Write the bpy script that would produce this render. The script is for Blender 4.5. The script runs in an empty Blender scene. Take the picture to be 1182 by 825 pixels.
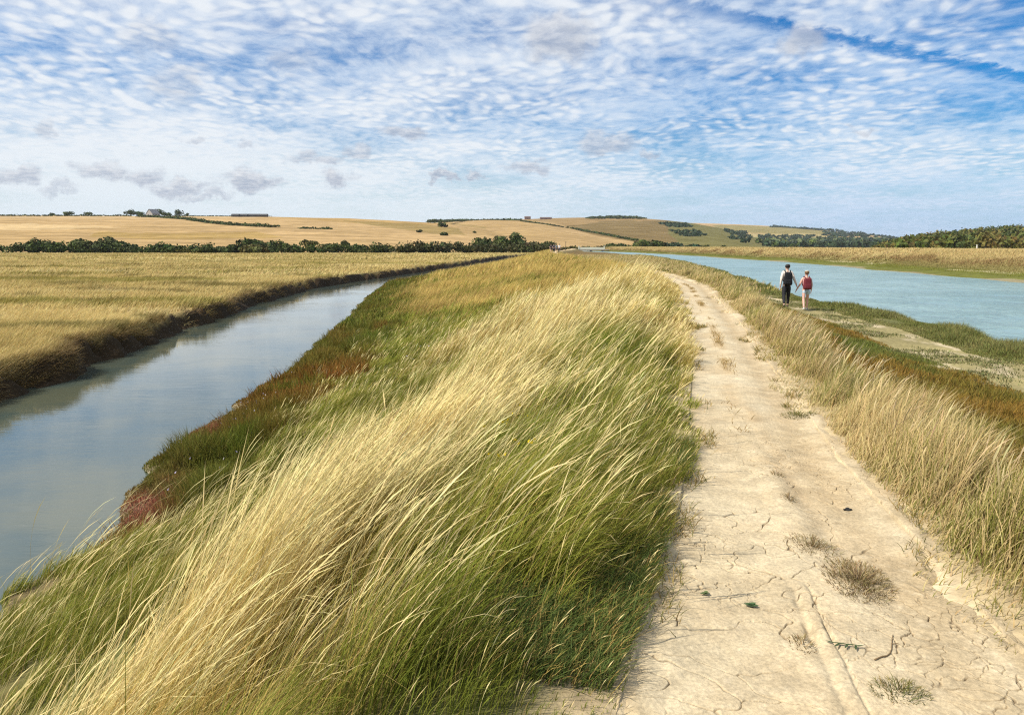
import bpy, bmesh, math
import numpy as np
from mathutils import Vector, Matrix

R = math.radians
sc = bpy.context.scene
COL = sc.collection
rng = np.random.default_rng(11)

# ------------------------------------------------------------------ basics
def tag(o, label=None, cat=None, group=None, kind=None):
    if label: o['label'] = label
    if cat: o['category'] = cat
    if group: o['group'] = group
    if kind: o['kind'] = kind
    return o

def empty(name, loc=(0, 0, 0), rz=0.0):
    o = bpy.data.objects.new(name, None)
    o.location = loc; o.rotation_euler = (0, 0, rz); o.empty_display_size = 0.3
    COL.objects.link(o)
    return o

def link(name, me, mat=None, parent=None):
    o = bpy.data.objects.new(name, me)
    COL.objects.link(o)
    if mat is not None and not me.materials: me.materials.append(mat)
    if parent is not None: o.parent = parent
    return o

def hsh(ix, iy, s):
    ix = ix.astype(np.int64); iy = iy.astype(np.int64)
    h = (ix * 374761393 + iy * 668265263 + s * 1274126177) & 0xffffffff
    h = ((h ^ (h >> 13)) * 1274126177) & 0xffffffff
    h = ((h ^ (h >> 16)) * 2246822519) & 0xffffffff
    h = h ^ (h >> 15)
    return (h & 0xffffff) / float(0xffffff)

def vnoise(x, y, s=0):
    x = np.asarray(x, float); y = np.asarray(y, float)
    ix = np.floor(x); iy = np.floor(y)
    fx = x - ix; fy = y - iy
    fx = fx * fx * fx * (fx * (fx * 6 - 15) + 10); fy = fy * fy * fy * (fy * (fy * 6 - 15) + 10)
    a = hsh(ix, iy, s); b = hsh(ix + 1, iy, s); c = hsh(ix, iy + 1, s); d = hsh(ix + 1, iy + 1, s)
    return (a + (b - a) * fx) * (1 - fy) + (c + (d - c) * fx) * fy

def fbm(x, y, s=0, oct=4):
    """about -1 .. 1"""
    r = 0.0; a = 1.0; t = 0.0
    for k in range(oct):
        r = r + a * (vnoise(x * 2 ** k + 17.3 * k, y * 2 ** k - 9.1 * k, s + k) * 2 - 1)
        t += a; a *= 0.5
    return r / t * 1.5

def ss(a, b, x):
    t = np.clip((x - a) / (b - a), 0, 1)
    return t * t * (3 - 2 * t)

def mixc(a, b, f):
    a = np.asarray(a, float); b = np.asarray(b, float)
    return a + (b - a) * np.asarray(f)[..., None]

class Acc:
    """collects vertices, faces and colours for one mesh"""
    def __init__(s): s.v = []; s.q = []; s.t = []; s.c = []; s.n = 0
    def add(s, v, q=None, t=None, c=None):
        v = np.asarray(v, np.float32).reshape(-1, 3)
        if q is not None and len(q): s.q.append(np.asarray(q, np.int64).reshape(-1, 4) + s.n)
        if t is not None and len(t): s.t.append(np.asarray(t, np.int64).reshape(-1, 3) + s.n)
        if c is None: c = np.full((len(v), 3), 0.5)
        c = np.broadcast_to(np.asarray(c, np.float32).reshape(-1, 3), (len(v), 3))
        s.v.append(v); s.c.append(c); s.n += len(v)
    def mesh(s, name):
        me = bpy.data.meshes.new(name)
        v = np.concatenate(s.v)
        q = np.concatenate(s.q) if s.q else np.zeros((0, 4), np.int64)
        t = np.concatenate(s.t) if s.t else np.zeros((0, 3), np.int64)
        me.vertices.add(len(v)); me.vertices.foreach_set('co', v.astype(np.float32).ravel())
        me.loops.add(q.size + t.size)
        me.loops.foreach_set('vertex_index', np.concatenate([q.ravel(), t.ravel()]).astype(np.int32))
        me.polygons.add(len(q) + len(t))
        st = np.concatenate([np.arange(len(q)) * 4, q.size + np.arange(len(t)) * 3]).astype(np.int32)
        me.polygons.foreach_set('loop_start', st)
        c = np.concatenate(s.c)
        ca = me.attributes.new('Col', 'FLOAT_COLOR', 'POINT')
        ca.data.foreach_set('color', np.concatenate([c, np.ones((len(c), 1), np.float32)], 1).astype(np.float32).ravel())
        me.update(calc_edges=True)
        return me

# ------------------------------------------------------------------ materials
def new_mat(name):
    m = bpy.data.materials.new(name); m.use_nodes = True
    nt = m.node_tree
    b = nt.nodes['Principled BSDF']
    return m, nt, b

def N(nt, kind, **kw):
    n = nt.nodes.new(kind)
    for k, v in kw.items(): setattr(n, k, v)
    return n

def mathn(nt, op, a, b=None, c=None, clamp=False):
    n = N(nt, 'ShaderNodeMath', operation=op); n.use_clamp = clamp
    for i, v in enumerate((a, b, c)):
        if v is None: continue
        if hasattr(v, 'is_output'): nt.links.new(v, n.inputs[i])
        else: n.inputs[i].default_value = v
    return n.outputs[0]

def vmath(nt, op, a, b=None):
    n = N(nt, 'ShaderNodeVectorMath', operation=op)
    for i, v in enumerate((a, b)):
        if v is None: continue
        if hasattr(v, 'is_output'): nt.links.new(v, n.inputs[i])
        else: n.inputs[i].default_value = v
    return n.outputs['Value'] if op in ('LENGTH', 'DOT_PRODUCT', 'DISTANCE') else n.outputs[0]

def mapr(nt, v, a, b, c=0.0, d=1.0, smooth=True):
    n = N(nt, 'ShaderNodeMapRange'); n.interpolation_type = 'SMOOTHSTEP' if smooth else 'LINEAR'
    nt.links.new(v, n.inputs[0])
    for i, x in enumerate((a, b, c, d)): n.inputs[i + 1].default_value = x
    return n.outputs[0]

def mixcol(nt, f, a, b, mode='MIX'):
    n = N(nt, 'ShaderNodeMix', data_type='RGBA', blend_type=mode)
    for sck, v in ((n.inputs[0], f), (n.inputs[6], a), (n.inputs[7], b)):
        if hasattr(v, 'is_output'): nt.links.new(v, sck)
        elif isinstance(v, (int, float)): sck.default_value = v
        else: sck.default_value = (*v, 1)
    return n.outputs[2]

def noise(nt, vec, scale, detail=4, rough=0.55, dist=0.0, out=0):
    n = N(nt, 'ShaderNodeTexNoise'); n.inputs['Scale'].default_value = scale
    n.inputs['Detail'].default_value = detail; n.inputs['Roughness'].default_value = rough
    n.inputs['Distortion'].default_value = dist
    if vec is not None: nt.links.new(vec, n.inputs['Vector'])
    return n.outputs[out]

def geo_pos(nt): return N(nt, 'ShaderNodeNewGeometry').outputs['Position']
def vcol(nt):
    n = N(nt, 'ShaderNodeAttribute'); n.attribute_name = 'Col'; return n.outputs['Color']

def leaf_mat(name, trans=0.3, rough=0.6, spec=0.25):
    m, nt, b = new_mat(name)
    c = vcol(nt)
    nt.links.new(c, b.inputs['Base Color'])
    b.inputs['Roughness'].default_value = rough; b.inputs['Specular IOR Level'].default_value = spec
    t = N(nt, 'ShaderNodeBsdfTranslucent'); nt.links.new(c, t.inputs['Color'])
    mx = N(nt, 'ShaderNodeMixShader'); mx.inputs[0].default_value = trans
    nt.links.new(b.outputs[0], mx.inputs[1]); nt.links.new(t.outputs[0], mx.inputs[2])
    nt.links.new(mx.outputs[0], nt.nodes['Material Output'].inputs['Surface'])
    return m

def plain_mat(name, col, rough=0.7, var=0.15, scale=20.0, spec=0.3, bump=0.0):
    m, nt, b = new_mat(name)
    tc = N(nt, 'ShaderNodeTexCoord').outputs['Object']
    f = noise(nt, tc, scale, 5)
    k = mapr(nt, f, 0.3, 0.7, 1 - var, 1 + var)
    c = mixcol(nt, 1.0, col, (1, 1, 1), 'MULTIPLY')
    cm = N(nt, 'ShaderNodeVectorMath', operation='SCALE'); nt.links.new(c, cm.inputs[0]); nt.links.new(k, cm.inputs['Scale'])
    nt.links.new(cm.outputs[0], b.inputs['Base Color'])
    b.inputs['Roughness'].default_value = rough; b.inputs['Specular IOR Level'].default_value = spec
    if bump:
        bn = N(nt, 'ShaderNodeBump'); bn.inputs['Strength'].default_value = bump; bn.inputs['Distance'].default_value = 0.01
        nt.links.new(f, bn.inputs['Height']); nt.links.new(bn.outputs[0], b.inputs['Normal'])
    return m

M_GRASS = leaf_mat('grass_blade', 0.3, 0.6, 0.1)
M_LEAF = leaf_mat('tree_leaf', 0.12, 0.7, 0.15)
M_BARK = plain_mat('bark', (0.09, 0.07, 0.05), 0.9, 0.3, 6)

def ground_mat():
    m, nt, b = new_mat('earth_and_thatch')
    p = geo_pos(nt)
    c = vcol(nt)
    n1 = noise(nt, p, 9.0, 6, 0.65); n2 = noise(nt, p, 0.7, 4)
    k = mapr(nt, n1, 0.25, 0.75, 0.72, 1.3)
    k2 = mapr(nt, n2, 0.3, 0.7, 0.85, 1.15)
    kk = mathn(nt, 'MULTIPLY', k, k2)
    s = N(nt, 'ShaderNodeVectorMath', operation='SCALE'); nt.links.new(c, s.inputs[0]); nt.links.new(kk, s.inputs['Scale'])
    nt.links.new(s.outputs[0], b.inputs['Base Color'])
    b.inputs['Roughness'].default_value = 0.95; b.inputs['Specular IOR Level'].default_value = 0.1
    bn = N(nt, 'ShaderNodeBump'); bn.inputs['Strength'].default_value = 0.5; bn.inputs['Distance'].default_value = 0.04
    nt.links.new(n1, bn.inputs['Height']); nt.links.new(bn.outputs[0], b.inputs['Normal'])
    return m

def hill_mat():
    m, nt, b = new_mat('downland_fields')
    p = geo_pos(nt)
    c = vcol(nt)
    mp = N(nt, 'ShaderNodeMapping'); mp.inputs['Scale'].default_value = (0.02, 0.05, 0.05)
    nt.links.new(p, mp.inputs['Vector'])
    n1 = noise(nt, mp.outputs[0], 1.0, 6, 0.6); n2 = noise(nt, p, 0.12, 5, 0.6)
    k = mathn(nt, 'MULTIPLY', mapr(nt, n1, 0.3, 0.7, 0.74, 1.2), mapr(nt, n2, 0.3, 0.7, 0.84, 1.14))
    s = N(nt, 'ShaderNodeVectorMath', operation='SCALE'); nt.links.new(c, s.inputs[0]); nt.links.new(k, s.inputs['Scale'])
    nt.links.new(s.outputs[0], b.inputs['Base Color'])
    b.inputs['Roughness'].default_value = 1.0; b.inputs['Specular IOR Level'].default_value = 0.0
    return m

def path_mat():
    m, nt, b = new_mat('dry_chalky_clay')
    p = geo_pos(nt)
    c = vcol(nt)
    n1 = noise(nt, p, 5.0, 8, 0.65); n2 = noise(nt, p, 60.0, 5, 0.7); n3 = noise(nt, p, 1.3, 4)
    st = mapr(nt, n3, 0.38, 0.7, 0, 0.55)
    c1 = mixcol(nt, st, c, (0.43, 0.32, 0.18))
    n4 = noise(nt, p, 14.0, 6, 0.7)
    c1 = mixcol(nt, mapr(nt, n4, 0.5, 0.72, 0, 0.45), c1, (0.64, 0.54, 0.37))
    k = mathn(nt, 'MULTIPLY', mapr(nt, n1, 0.3, 0.7, 0.82, 1.12), mapr(nt, n2, 0.32, 0.68, 0.8, 1.14))
    s = N(nt, 'ShaderNodeVectorMath', operation='SCALE'); nt.links.new(c1, s.inputs[0]); nt.links.new(k, s.inputs['Scale'])
    nt.links.new(s.outputs[0], b.inputs['Base Color'])
    b.inputs['Roughness'].default_value = 0.95; b.inputs['Specular IOR Level'].default_value = 0.1
    h = mathn(nt, 'ADD', n1, mathn(nt, 'MULTIPLY', n2, 0.35))
    bn = N(nt, 'ShaderNodeBump'); bn.inputs['Strength'].default_value = 0.6; bn.inputs['Distance'].default_value = 0.02
    nt.links.new(h, bn.inputs['Height']); nt.links.new(bn.outputs[0], b.inputs['Normal'])
    return m

def water_mat(name, deep, shallow, sc_xy, strength, dist, rough, mixs=0.25, rot=0.0, fine=5.0):
    m, nt, b = new_mat(name)
    p = geo_pos(nt)
    mp = N(nt, 'ShaderNodeMapping'); mp.inputs['Scale'].default_value = (sc_xy[0], sc_xy[1], 1); mp.inputs['Rotation'].default_value = (0, 0, rot)
    nt.links.new(p, mp.inputs['Vector'])
    n1 = noise(nt, mp.outputs[0], 1.0, 4, 0.6, 0.3)
    n2 = noise(nt, mp.outputs[0], fine, 3, 0.6, 0.2)
    n3 = noise(nt, p, 0.25, 4, 0.6)
    h = mathn(nt, 'ADD', n1, mathn(nt, 'MULTIPLY', n2, 0.3))
    h = mathn(nt, 'MULTIPLY', h, mapr(nt, n3, 0.35, 0.6, 0.25, 1.2))
    bn = N(nt, 'ShaderNodeBump'); bn.inputs['Strength'].default_value = strength; bn.inputs['Distance'].default_value = dist
    nt.links.new(h, bn.inputs['Height']); nt.links.new(bn.outputs[0], b.inputs['Normal'])
    n4 = noise(nt, p, mixs, 4, 0.6)
    nt.links.new(mixcol(nt, mapr(nt, n4, 0.35, 0.65), deep, shallow), b.inputs['Base Color'])
    b.inputs['Roughness'].default_value = rough; b.inputs['IOR'].default_value = 1.333; b.inputs['Specular IOR Level'].default_value = 1.0
    return m

# ------------------------------------------------------------------ the lie of the land (metres, viewer's feet at 0,0)
EYE = 1.6
FPX = 893.0; PITCH = math.atan(128.5 / FPX)
def bearing(px, py):
    """photo direction -> (x per metre ahead, rise per metre ahead)"""
    u = (px - 591) / FPX; v = -(py - 412.5) / FPX
    dy = math.cos(PITCH) + v * math.sin(PITCH)
    return u / dy, (-math.sin(PITCH) + v * math.cos(PITCH)) / dy

YG = np.arange(-10, 640, 0.25)
def curve(pts, sm=6):
    ys = [p[1] for p in pts]; xs = [p[0] for p in pts]
    v = np.interp(YG, ys, xs)
    k = np.exp(-0.5 * (np.arange(-3 * sm, 3 * sm + 1) / sm) ** 2); k /= k.sum()
    vp = np.pad(v, 3 * sm, mode='edge')
    v = np.convolve(vp, k, 'valid')
    return lambda y: np.interp(y, YG, v)

SR0 = curve([(-4.9, -8), (-4.9, 5), (-5.0, 7.6), (-4.75, 8.3), (-5.05, 9.3), (-5.6, 10.7), (-5.95, 15.3), (-6.2, 20.7), (-7.8, 35.5), (-9.6, 50), (-11.6, 70), (-10.5, 90), (-7.0, 120), (-1, 180), (4, 238), (30, 330), (60, 500)], 3)
SL0 = curve([(-10.2, -8), (-10.4, 8), (-10.6, 15.7), (-11.2, 18.2), (-11.6, 20.7), (-12.7, 28.7), (-14.9, 46), (-15.9, 64), (-14.2, 81), (-11.0, 110), (-6.0, 170), (-1, 238), (24, 330), (55, 500)], 6)
PL0 = curve([(-0.1, -8), (0.05, 1.5), (0.3, 2.5), (0.52, 2.83), (0.72, 3.45), (0.83, 3.9), (1.17, 5.05), (1.68, 7.2), (2.48, 10.5), (3.47, 15), (4.87, 21.9), (6.6, 31), (7.8, 42), (8.2, 60), (8.0, 100), (7.6, 150), (12, 230), (34, 420), (36, 640)], 3)
PR0 = curve([(1.6, -8), (1.72, 1.0), (2.04, 3.1), (2.2, 3.9), (2.33, 5.05), (2.58, 6.2), (3.02, 8.1), (3.36, 9.8), (3.95, 12.3), (4.9, 16.7), (6.32, 23.7), (7.75, 31), (8.9, 42), (9.3, 60), (9.1, 100), (8.7, 150), (13.2, 230), (35.2, 420), (37, 640)], 3)
RN0 = curve([(13, -8), (13.7, 15), (14.6, 22), (15.6, 31), (16.2, 42), (18.2, 53), (24, 90), (30, 130), (38, 210), (41, 330), (35, 430), (20, 640)], 8)
RF0 = curve([(42, -8), (42.6, 65), (43.4, 76), (47.6, 105), (52, 151), (54, 195), (57, 273), (56, 360), (50, 430), (34, 640)], 10)

def SR(y): return SR0(y) + 0.22 * fbm(y * 1.1, 3.3 + 0 * y, 21, 3) * ss(120, 20, y)
def SL(y): return SL0(y) + 0.3 * fbm(y * 0.5, 8.3 + 0 * y, 22, 4)
def PL(y): return PL0(y) + (0.05 + 0.008 * np.clip(y, 0, 20)) * fbm(y * 1.3, 1.1 + 0 * y, 23, 3)
def PR(y): return PR0(y) + (0.07 + 0.01 * np.clip(y, 0, 20)) * fbm(y * 0.9, 5.1 + 0 * y, 24, 3)
def RN(y): return RN0(y) + 0.35 * fbm(y * 0.35, 2.1 + 0 * y, 25, 4)
def RF(y): return RF0(y) + 0.8 * fbm(y * 0.08, 7.1 + 0 * y, 26, 4)

def gs(x, m, s): return np.exp(-0.5 * ((x - m) / s) ** 2)

def ground(x, y):
    x = np.asarray(x, float); y = np.asarray(y, float)
    sl, sr, pl, pr, rn, rf = SL(y), SR(y), PL0(y), PR0(y), RN(y), RF(y)
    n1 = fbm(x * 0.35, y * 0.35, 1, 3); n2 = fbm(x * 1.6, y * 1.6, 5, 3)
    zm = -1.16 + 0.05 * n1 + 0.03 * n2
    d = sl - x + 0.08 * n2
    zleft = -2.45 + (zm + 2.45) * (0.5 * ss(-0.2, 0.12, d) + 0.5 * ss(0.1, 0.75, d + 0.25 * n2))
    e = x - sr; W = np.maximum(pl - sr, 3.0)
    zb = -2.15 + 0.42 * ss(-0.25, 0.22, e) + 0.25 * ss(0.15, 0.2 * W, e) + 1.48 * (0.55 * ss(0.16 * W, 0.88 * W, e) + 0.45 * np.clip((e / W - 0.18) / 0.66, 0, 1))
    zb = zb + 0.10 * gs(e / W, 0.84, 0.09) + 0.06 * n1 * ss(0.3, 1.5, e) * ss(0, 0.6, pl - x) + 0.035 * n2 * ss(0.1, 0.8, e) * ss(0.0, 0.5, pl - x)
    e2 = x - pr
    zr = 0.04 * gs(e2, 0.3, 0.25) - 0.78 * ss(0.4, 2.4, e2) - 0.34 * ss(2.2, 4.6, e2) + 0.04 * n1 * ss(0.2, 1, e2) + 0.03 * n2 * ss(0.2, 1, e2)
    e3 = rn - x
    zr = zr - 0.36 * ss(1.0, -0.15, e3) - 1.0 * ss(0.0, -1.8, e3)
    e4 = x - rf
    zf = -2.5 + 1.12 * ss(-2, 0.1, e4) + 0.2 * ss(0, 1.8, e4) + 0.3 * ss(1.6, 4.5, e4) + 1.9 * ss(4.0, 10.0, e4) - 1.7 * ss(14, 20, e4)
    zf = zf + 0.07 * fbm(x * 0.5, y * 0.25, 9, 3) * ss(0.2, 2, e4)
    z = np.where(x < 0.5 * (sl + sr), np.maximum(zleft, -2.45), zb)
    z = np.where(x > pl, np.where(x < pr, 0.0, zr), z)
    z = np.where(x > 0.5 * (rn + rf), zf, z)
    far = ss(455, 500, y)
    return z * (1 - far) + zm * far

# --- hills: ridges given by their skyline as seen from the bank
def ridge(D, F, pts, drop=0.0):
    b = [bearing(px, py + drop) for px, py in pts]
    return dict(D=D, F=F, b=np.array([k[0] for k in b]), z=np.array([EYE + k[1] * D for k in b]))
RIDGES = [
    ridge(1000, 300, [(-400, 251), (-60, 249), (0, 249), (140, 249), (300, 249.5), (400, 252), (470, 255.5), (520, 258.5), (560, 264), (620, 275), (680, 290), (760, 300), (2000, 330)]),
    ridge(1500, 430, [(-600, 300), (380, 275), (480, 259), (520, 256), (560, 254), (600, 254), (640, 257.5), (680, 265), (720, 274), (770, 285), (820, 300), (2000, 330)]),
    ridge(2000, 620, [(-600, 300), (400, 290), (500, 262), (560, 256.5), (610, 253), (640, 251.8), (680, 251.2), (740, 252), (770, 254.5), (800, 258), (830, 263), (870, 274), (900, 284), (960, 300), (2000, 330)]),
    ridge(3300, 1500, [(-600, 300), (600, 290), (700, 260), (760, 257.5), (800, 257.5), (850, 259), (900, 261.5), (960, 267), (1000, 271), (1040, 276), (1080, 282), (1300, 292), (2000, 330)]),
    ridge(850, 330, [(-600, 420), (960, 300), (1010, 285), (1040, 280), (1100, 274.5), (1140, 271), (1182, 268), (1260, 265), (1500, 262), (2000, 270)]),
]
def hills_z(b, y, which=False):
    best = np.full(np.shape(b), -3.0); idx = np.zeros(np.shape(b), int)
    for i, r in enumerate(RIDGES):
        zc = np.interp(b, r['b'], r['z'])
        t = np.clip((y - r['F']) / (r['D'] - r['F']), 0, 1)
        p = 0.65 * t + 0.35 * t * t * (3 - 2 * t)
        p = p - 0.45 * np.clip((y - r['D']) / r['D'], 0, 1.5)
        z = -3.0 + (zc + 3.0) * p + 0.5 * fbm(b * y * 0.012, y * 0.012, 40 + i, 3) * t * (zc > 0)
        idx = np.where(z > best, i, idx); best = np.maximum(best, z)
    return (best, idx) if which else best

def on_land(px, py, d0=270.0, d1=4500.0):
    """where the line of sight meets the rising land"""
    b, s = bearing(px, py)
    d = d0 * (d1 / d0) ** np.linspace(0, 1, 1600)
    z = hills_z(np.full_like(d, b), d)
    hit = np.nonzero(z >= EYE + s * d)[0]
    k = hit[0] if len(hit) else int(np.argmin(EYE + s * d - z))
    return float(b * d[k]), float(d[k]), float(z[k])

# ------------------------------------------------------------------ colours of the ground
STRAW = np.array([0.55, 0.40, 0.125]); PALE = np.array([0.80, 0.66, 0.32]); GREEN = np.array([0.18, 0.23, 0.026])
OLIVE = np.array([0.29, 0.255, 0.05]); BROWN = np.array([0.24, 0.155, 0.065])

XG = curve([(-1.3, 0), (-1.45, 2.9), (-1.35, 3.5), (-1.2, 4.6), (-1.0, 6.1), (-0.5, 10.3), (1.0, 16.8), (3.4, 29), (5, 45), (5, 640)], 3)
def gold(x, y):
    """0 green .. 1 ripe straw, over the inner bank"""
    sr, pl = SR0(y), PL0(y)
    W = pl - sr; f = (x - sr) / W
    w = 0.30 + 0.08 * np.clip(y, 0, 30)
    # streaks run along the wind
    n = fbm(x * 0.45 - 0.2 * y, y * 0.55, 61, 3)
    n2 = fbm(x * 1.3, y * 1.1, 65, 3)
    g = 1.02 * gs(x - XG(y) + 0.35 * n, 0, w)
    g = np.maximum(g, ss(9, 15, y) * ss(0.42, 0.7, f) * (0.75 + 0.25 * n))
    g = np.maximum(g, 0.95 * ss(24, 38, y) * ss(0.08, 0.28, f + 0.12 * n))
    g = np.maximum(g, ss(60, 100, y) * 0.9)
    g = np.maximum(g, 0.75 * ss(0.35, 0.1, (pl - x) + 0.3 * n2) * ss(5, 9, y))
    g = g + 0.40 * n + 0.26 * n2 - 0.11
    g = g + 0.4 * ss(10, 15, y) * fbm(x * 0.28 + 0.1 * y + 7, y * 0.2, 66, 4)
    for (cx, cy, rx, ry, a) in ((-2.4, 3.7, 0.45, 0.8, -0.8), (-1.5, 11.9, 0.5, 0.9, -0.9), (-3.2, 15, 1.3, 5, -0.45), (1.35, 8.0, 0.6, 1.8, -0.5), (0.3, 5.2, 0.7, 1.2, -0.45), (-2.9, 4.6, 0.6, 0.9, -0.5), (0.35, 3.0, 0.4, 0.7, -0.6)):
        g = g + a * np.exp(-0.5 * (((x - cx) / rx) ** 2 + ((y - cy) / ry) ** 2))
    return np.clip(g, 0, 1)

def ground_col(x, y, z):
    sl, sr, pl, pr, rn, rf = SL(y), SR(y), PL0(y), PR0(y), RN(y), RF(y)
    n = fbm(x * 0.8, y * 0.8, 71, 4); nb = fbm(x * 0.06, y * 0.12, 72, 4)
    c = mixc((0.30, 0.22, 0.09), (0.20, 0.17, 0.06), np.clip(0.5 + 0.7 * nb, 0, 1))     # meadow thatch
    d = sl - x
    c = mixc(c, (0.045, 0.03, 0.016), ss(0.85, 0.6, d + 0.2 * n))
    bank = (x > 0.5 * (sl + sr)) & (x <= pl)
    e = x - sr
    cb = mixc((0.10, 0.10, 0.03), (0.27, 0.20, 0.085), gold(x, y))
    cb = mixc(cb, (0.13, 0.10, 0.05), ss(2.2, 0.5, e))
    cb = mixc(cb, (0.30, 0.26, 0.17), ss(0.22, 0.0, e + 0.1 * n))
    cb = mixc(cb, (0.40, 0.31, 0.18), ss(0.3, 0.05, pl - x + 0.12 * n))
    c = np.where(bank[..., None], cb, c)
    e2 = x - pr; e3 = rn - x
    cr = mixc((0.42, 0.33, 0.19), (0.22, 0.165, 0.07), ss(0.05, 0.6, e2 + 0.2 * n))
    cr = mixc(cr, (0.15, 0.10, 0.035), ss(1.3, 2.2, e2 + 0.4 * n))
    low = ss(4.9, 4.1, e3 + 0.5 * n) * ss(1.7, 2.3, e3 + 0.4 * n) * ss(2.6, 4.0, e2) * ss(52, 38, y)
    mud = mixc((0.26, 0.22, 0.10), (0.44, 0.365, 0.23), ss(0.0, 0.6, fbm(x * 1.9, y * 0.9, 75, 5)))
    cr = cr + (mud - cr) * low[..., None]
    cr = mixc(cr, (0.13, 0.13, 0.045), ss(2.4, 1.6, e3 + 0.3 * n))
    cr = mixc(cr, (0.24, 0.20, 0.12), ss(0.35, 0.1, e3))
    c = np.where((x > pl)[..., None], np.where((x < pr)[..., None], np.array([0.5, 0.4, 0.25]), cr), c)
    e4 = x - rf
    cf = mixc((0.22, 0.19, 0.11), (0.115, 0.12, 0.024), ss(0.2, 0.7, e4 + 0.9 * fbm(x * .3, y * 0.12, 76, 4)))
    cf = mixc(cf, (0.42, 0.36, 0.2), ss(0.35, 0.7, fbm(x * 0.4, y * 0.1, 77, 4)) * ss(3.0, 3.6, e4) * ss(5.2, 4.4, e4))
    cf = mixc(cf, (0.20, 0.165, 0.06), ss(4.0, 5.0, e4 + 0.5 * n))
    cf = mixc(cf, (0.34, 0.25, 0.11), ss(6.5, 8.5, e4 + 0.8 * n))
    c = np.where((x > 0.5 * (rn + rf))[..., None], cf, c)
    return c

def grid_mesh(name, X, Y, Z, C):
    ny, nx = X.shape
    v = np.stack([X, Y, Z], -1).reshape(-1, 3)
    i = np.arange(ny * nx).reshape(ny, nx)
    q = np.stack([i[:-1, :-1], i[:-1, 1:], i[1:, 1:], i[1:, :-1]], -1).reshape(-1, 4)
    a = Acc(); a.add(v, q, None, C.reshape(-1, 3))
    return a.mesh(name)

def geom(a, b, n): return a * (b / a) ** np.linspace(0, 1, n)

def build_ground():
    xs = np.concatenate([-geom(70, 7000, 34)[::-1], np.arange(-69.5, -20, 0.5), np.arange(-20, 20, 0.1), np.arange(20, 75, 0.35), geom(76, 7000, 34)])
    ys = np.concatenate([-geom(4, 800, 10)[::-1], np.arange(-3.8, 12, 0.09), np.arange(12, 40, 0.22), np.arange(40, 120, 0.9), np.arange(121, 500, 4), geom(505, 8000, 24)])
    X, Y = np.meshgrid(xs, ys)
    Z = ground(X, Y)
    inp = (X > PL0(Y) + 0.12) & (X < PR0(Y) - 0.12) & (Y < 160)
    Z = np.where(inp, Z - 0.08, Z)
    C = ground_col(X, Y, Z)
    o = link('ground', grid_mesh('ground', X, Y, Z, C), ground_mat()); tag(o, kind='structure')

def cracks(x, y, cell, s):
    """distance to the nearest crack of a broken mud pattern (metres)"""
    gx = x / cell; gy = y / cell
    gx = gx + 0.35 * fbm(gx * 1.3, gy * 1.3, s + 5, 3); gy = gy + 0.35 * fbm(gx * 1.3 + 40, gy * 1.3, s + 6, 3)
    ix = np.floor(gx); iy = np.floor(gy)
    f1 = np.full(x.shape, 9.0); f2 = np.full(x.shape, 9.0)
    for ox in (-1, 0, 1):
        for oy in (-1, 0, 1):
            cx = ix + ox; cy = iy + oy
            d = np.hypot(cx + hsh(cx, cy, s) - gx, cy + hsh(cx, cy, s + 1) - gy)
            f2 = np.where(d < f1, f1, np.minimum(f2, d)); f1 = np.minimum(f1, d)
    return (f2 - f1) * 0.5 * cell

def path_z(x, y):
    pl, pr = PL0(y), PR0(y); w = pr - pl; c = (x - pl) / w
    z = -0.015 * gs(c, 0.27, 0.13) - 0.022 * gs(c, 0.80, 0.10) * ss(2.2, 5, y) + 0.009 * gs(c, 0.52, 0.07)
    # narrow worn groove and the hard ridge beside it close to the viewer
    k = ss(3.6, 3.1, y)
    xr = 1.24 + (y - 2.74) * 0.16
    xr = xr + 0.01 * fbm(y * 5, 0 * y, 89, 3)
    brk = 0.45 + 0.75 * ss(0.35, 0.6, vnoise(y * 6, 0 * y, 90))
    z = z - 0.020 * gs(x, xr - 0.04, 0.014) * k * brk + 0.0035 * gs(x, xr + 0.008, 0.014) * k * brk - 0.016 * gs(x, xr + 0.036, 0.006) * k * brk
    k2 = ss(3.2, 4.2, y) * ss(8.5, 6.5, y)
    xs2 = 1.62 + (y - 3.7) * 0.15
    z = z - 0.014 * gs(x, xs2 + 0.06 + 0.03 * fbm(y * 2, 0 * y, 88, 2), 0.05) * k2
    z = z + 0.006 * fbm(x * 1.2, y * 0.8, 81, 3) + 0.0035 * fbm(x * 7, y * 6, 83, 4) * (0.5 + 1.0 * vnoise(x * .9, y * .9, 84)) + 0.0018 * fbm(x * 26, y * 24, 86, 3)
    return z

def path_height(x, y):
    pl, pr = PL0(y), PR0(y)
    n = fbm(x * 3.2, y * 2.2, 85, 4)
    lo = PL(y); hi = PR(y)
    edge = np.minimum(x - lo, hi - x) + 0.13 * n
    lift = 0.014 * ss(-0.02, 0.08, edge) - 0.05 * ss(0.0, -0.15, edge)
    return np.where((x > pl) & (x < pr), 0, ground(x, y)) + path_z(x, y) * ss(-0.1, 0.15, np.minimum(x - pl, pr - x)) + lift + 0.004

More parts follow.
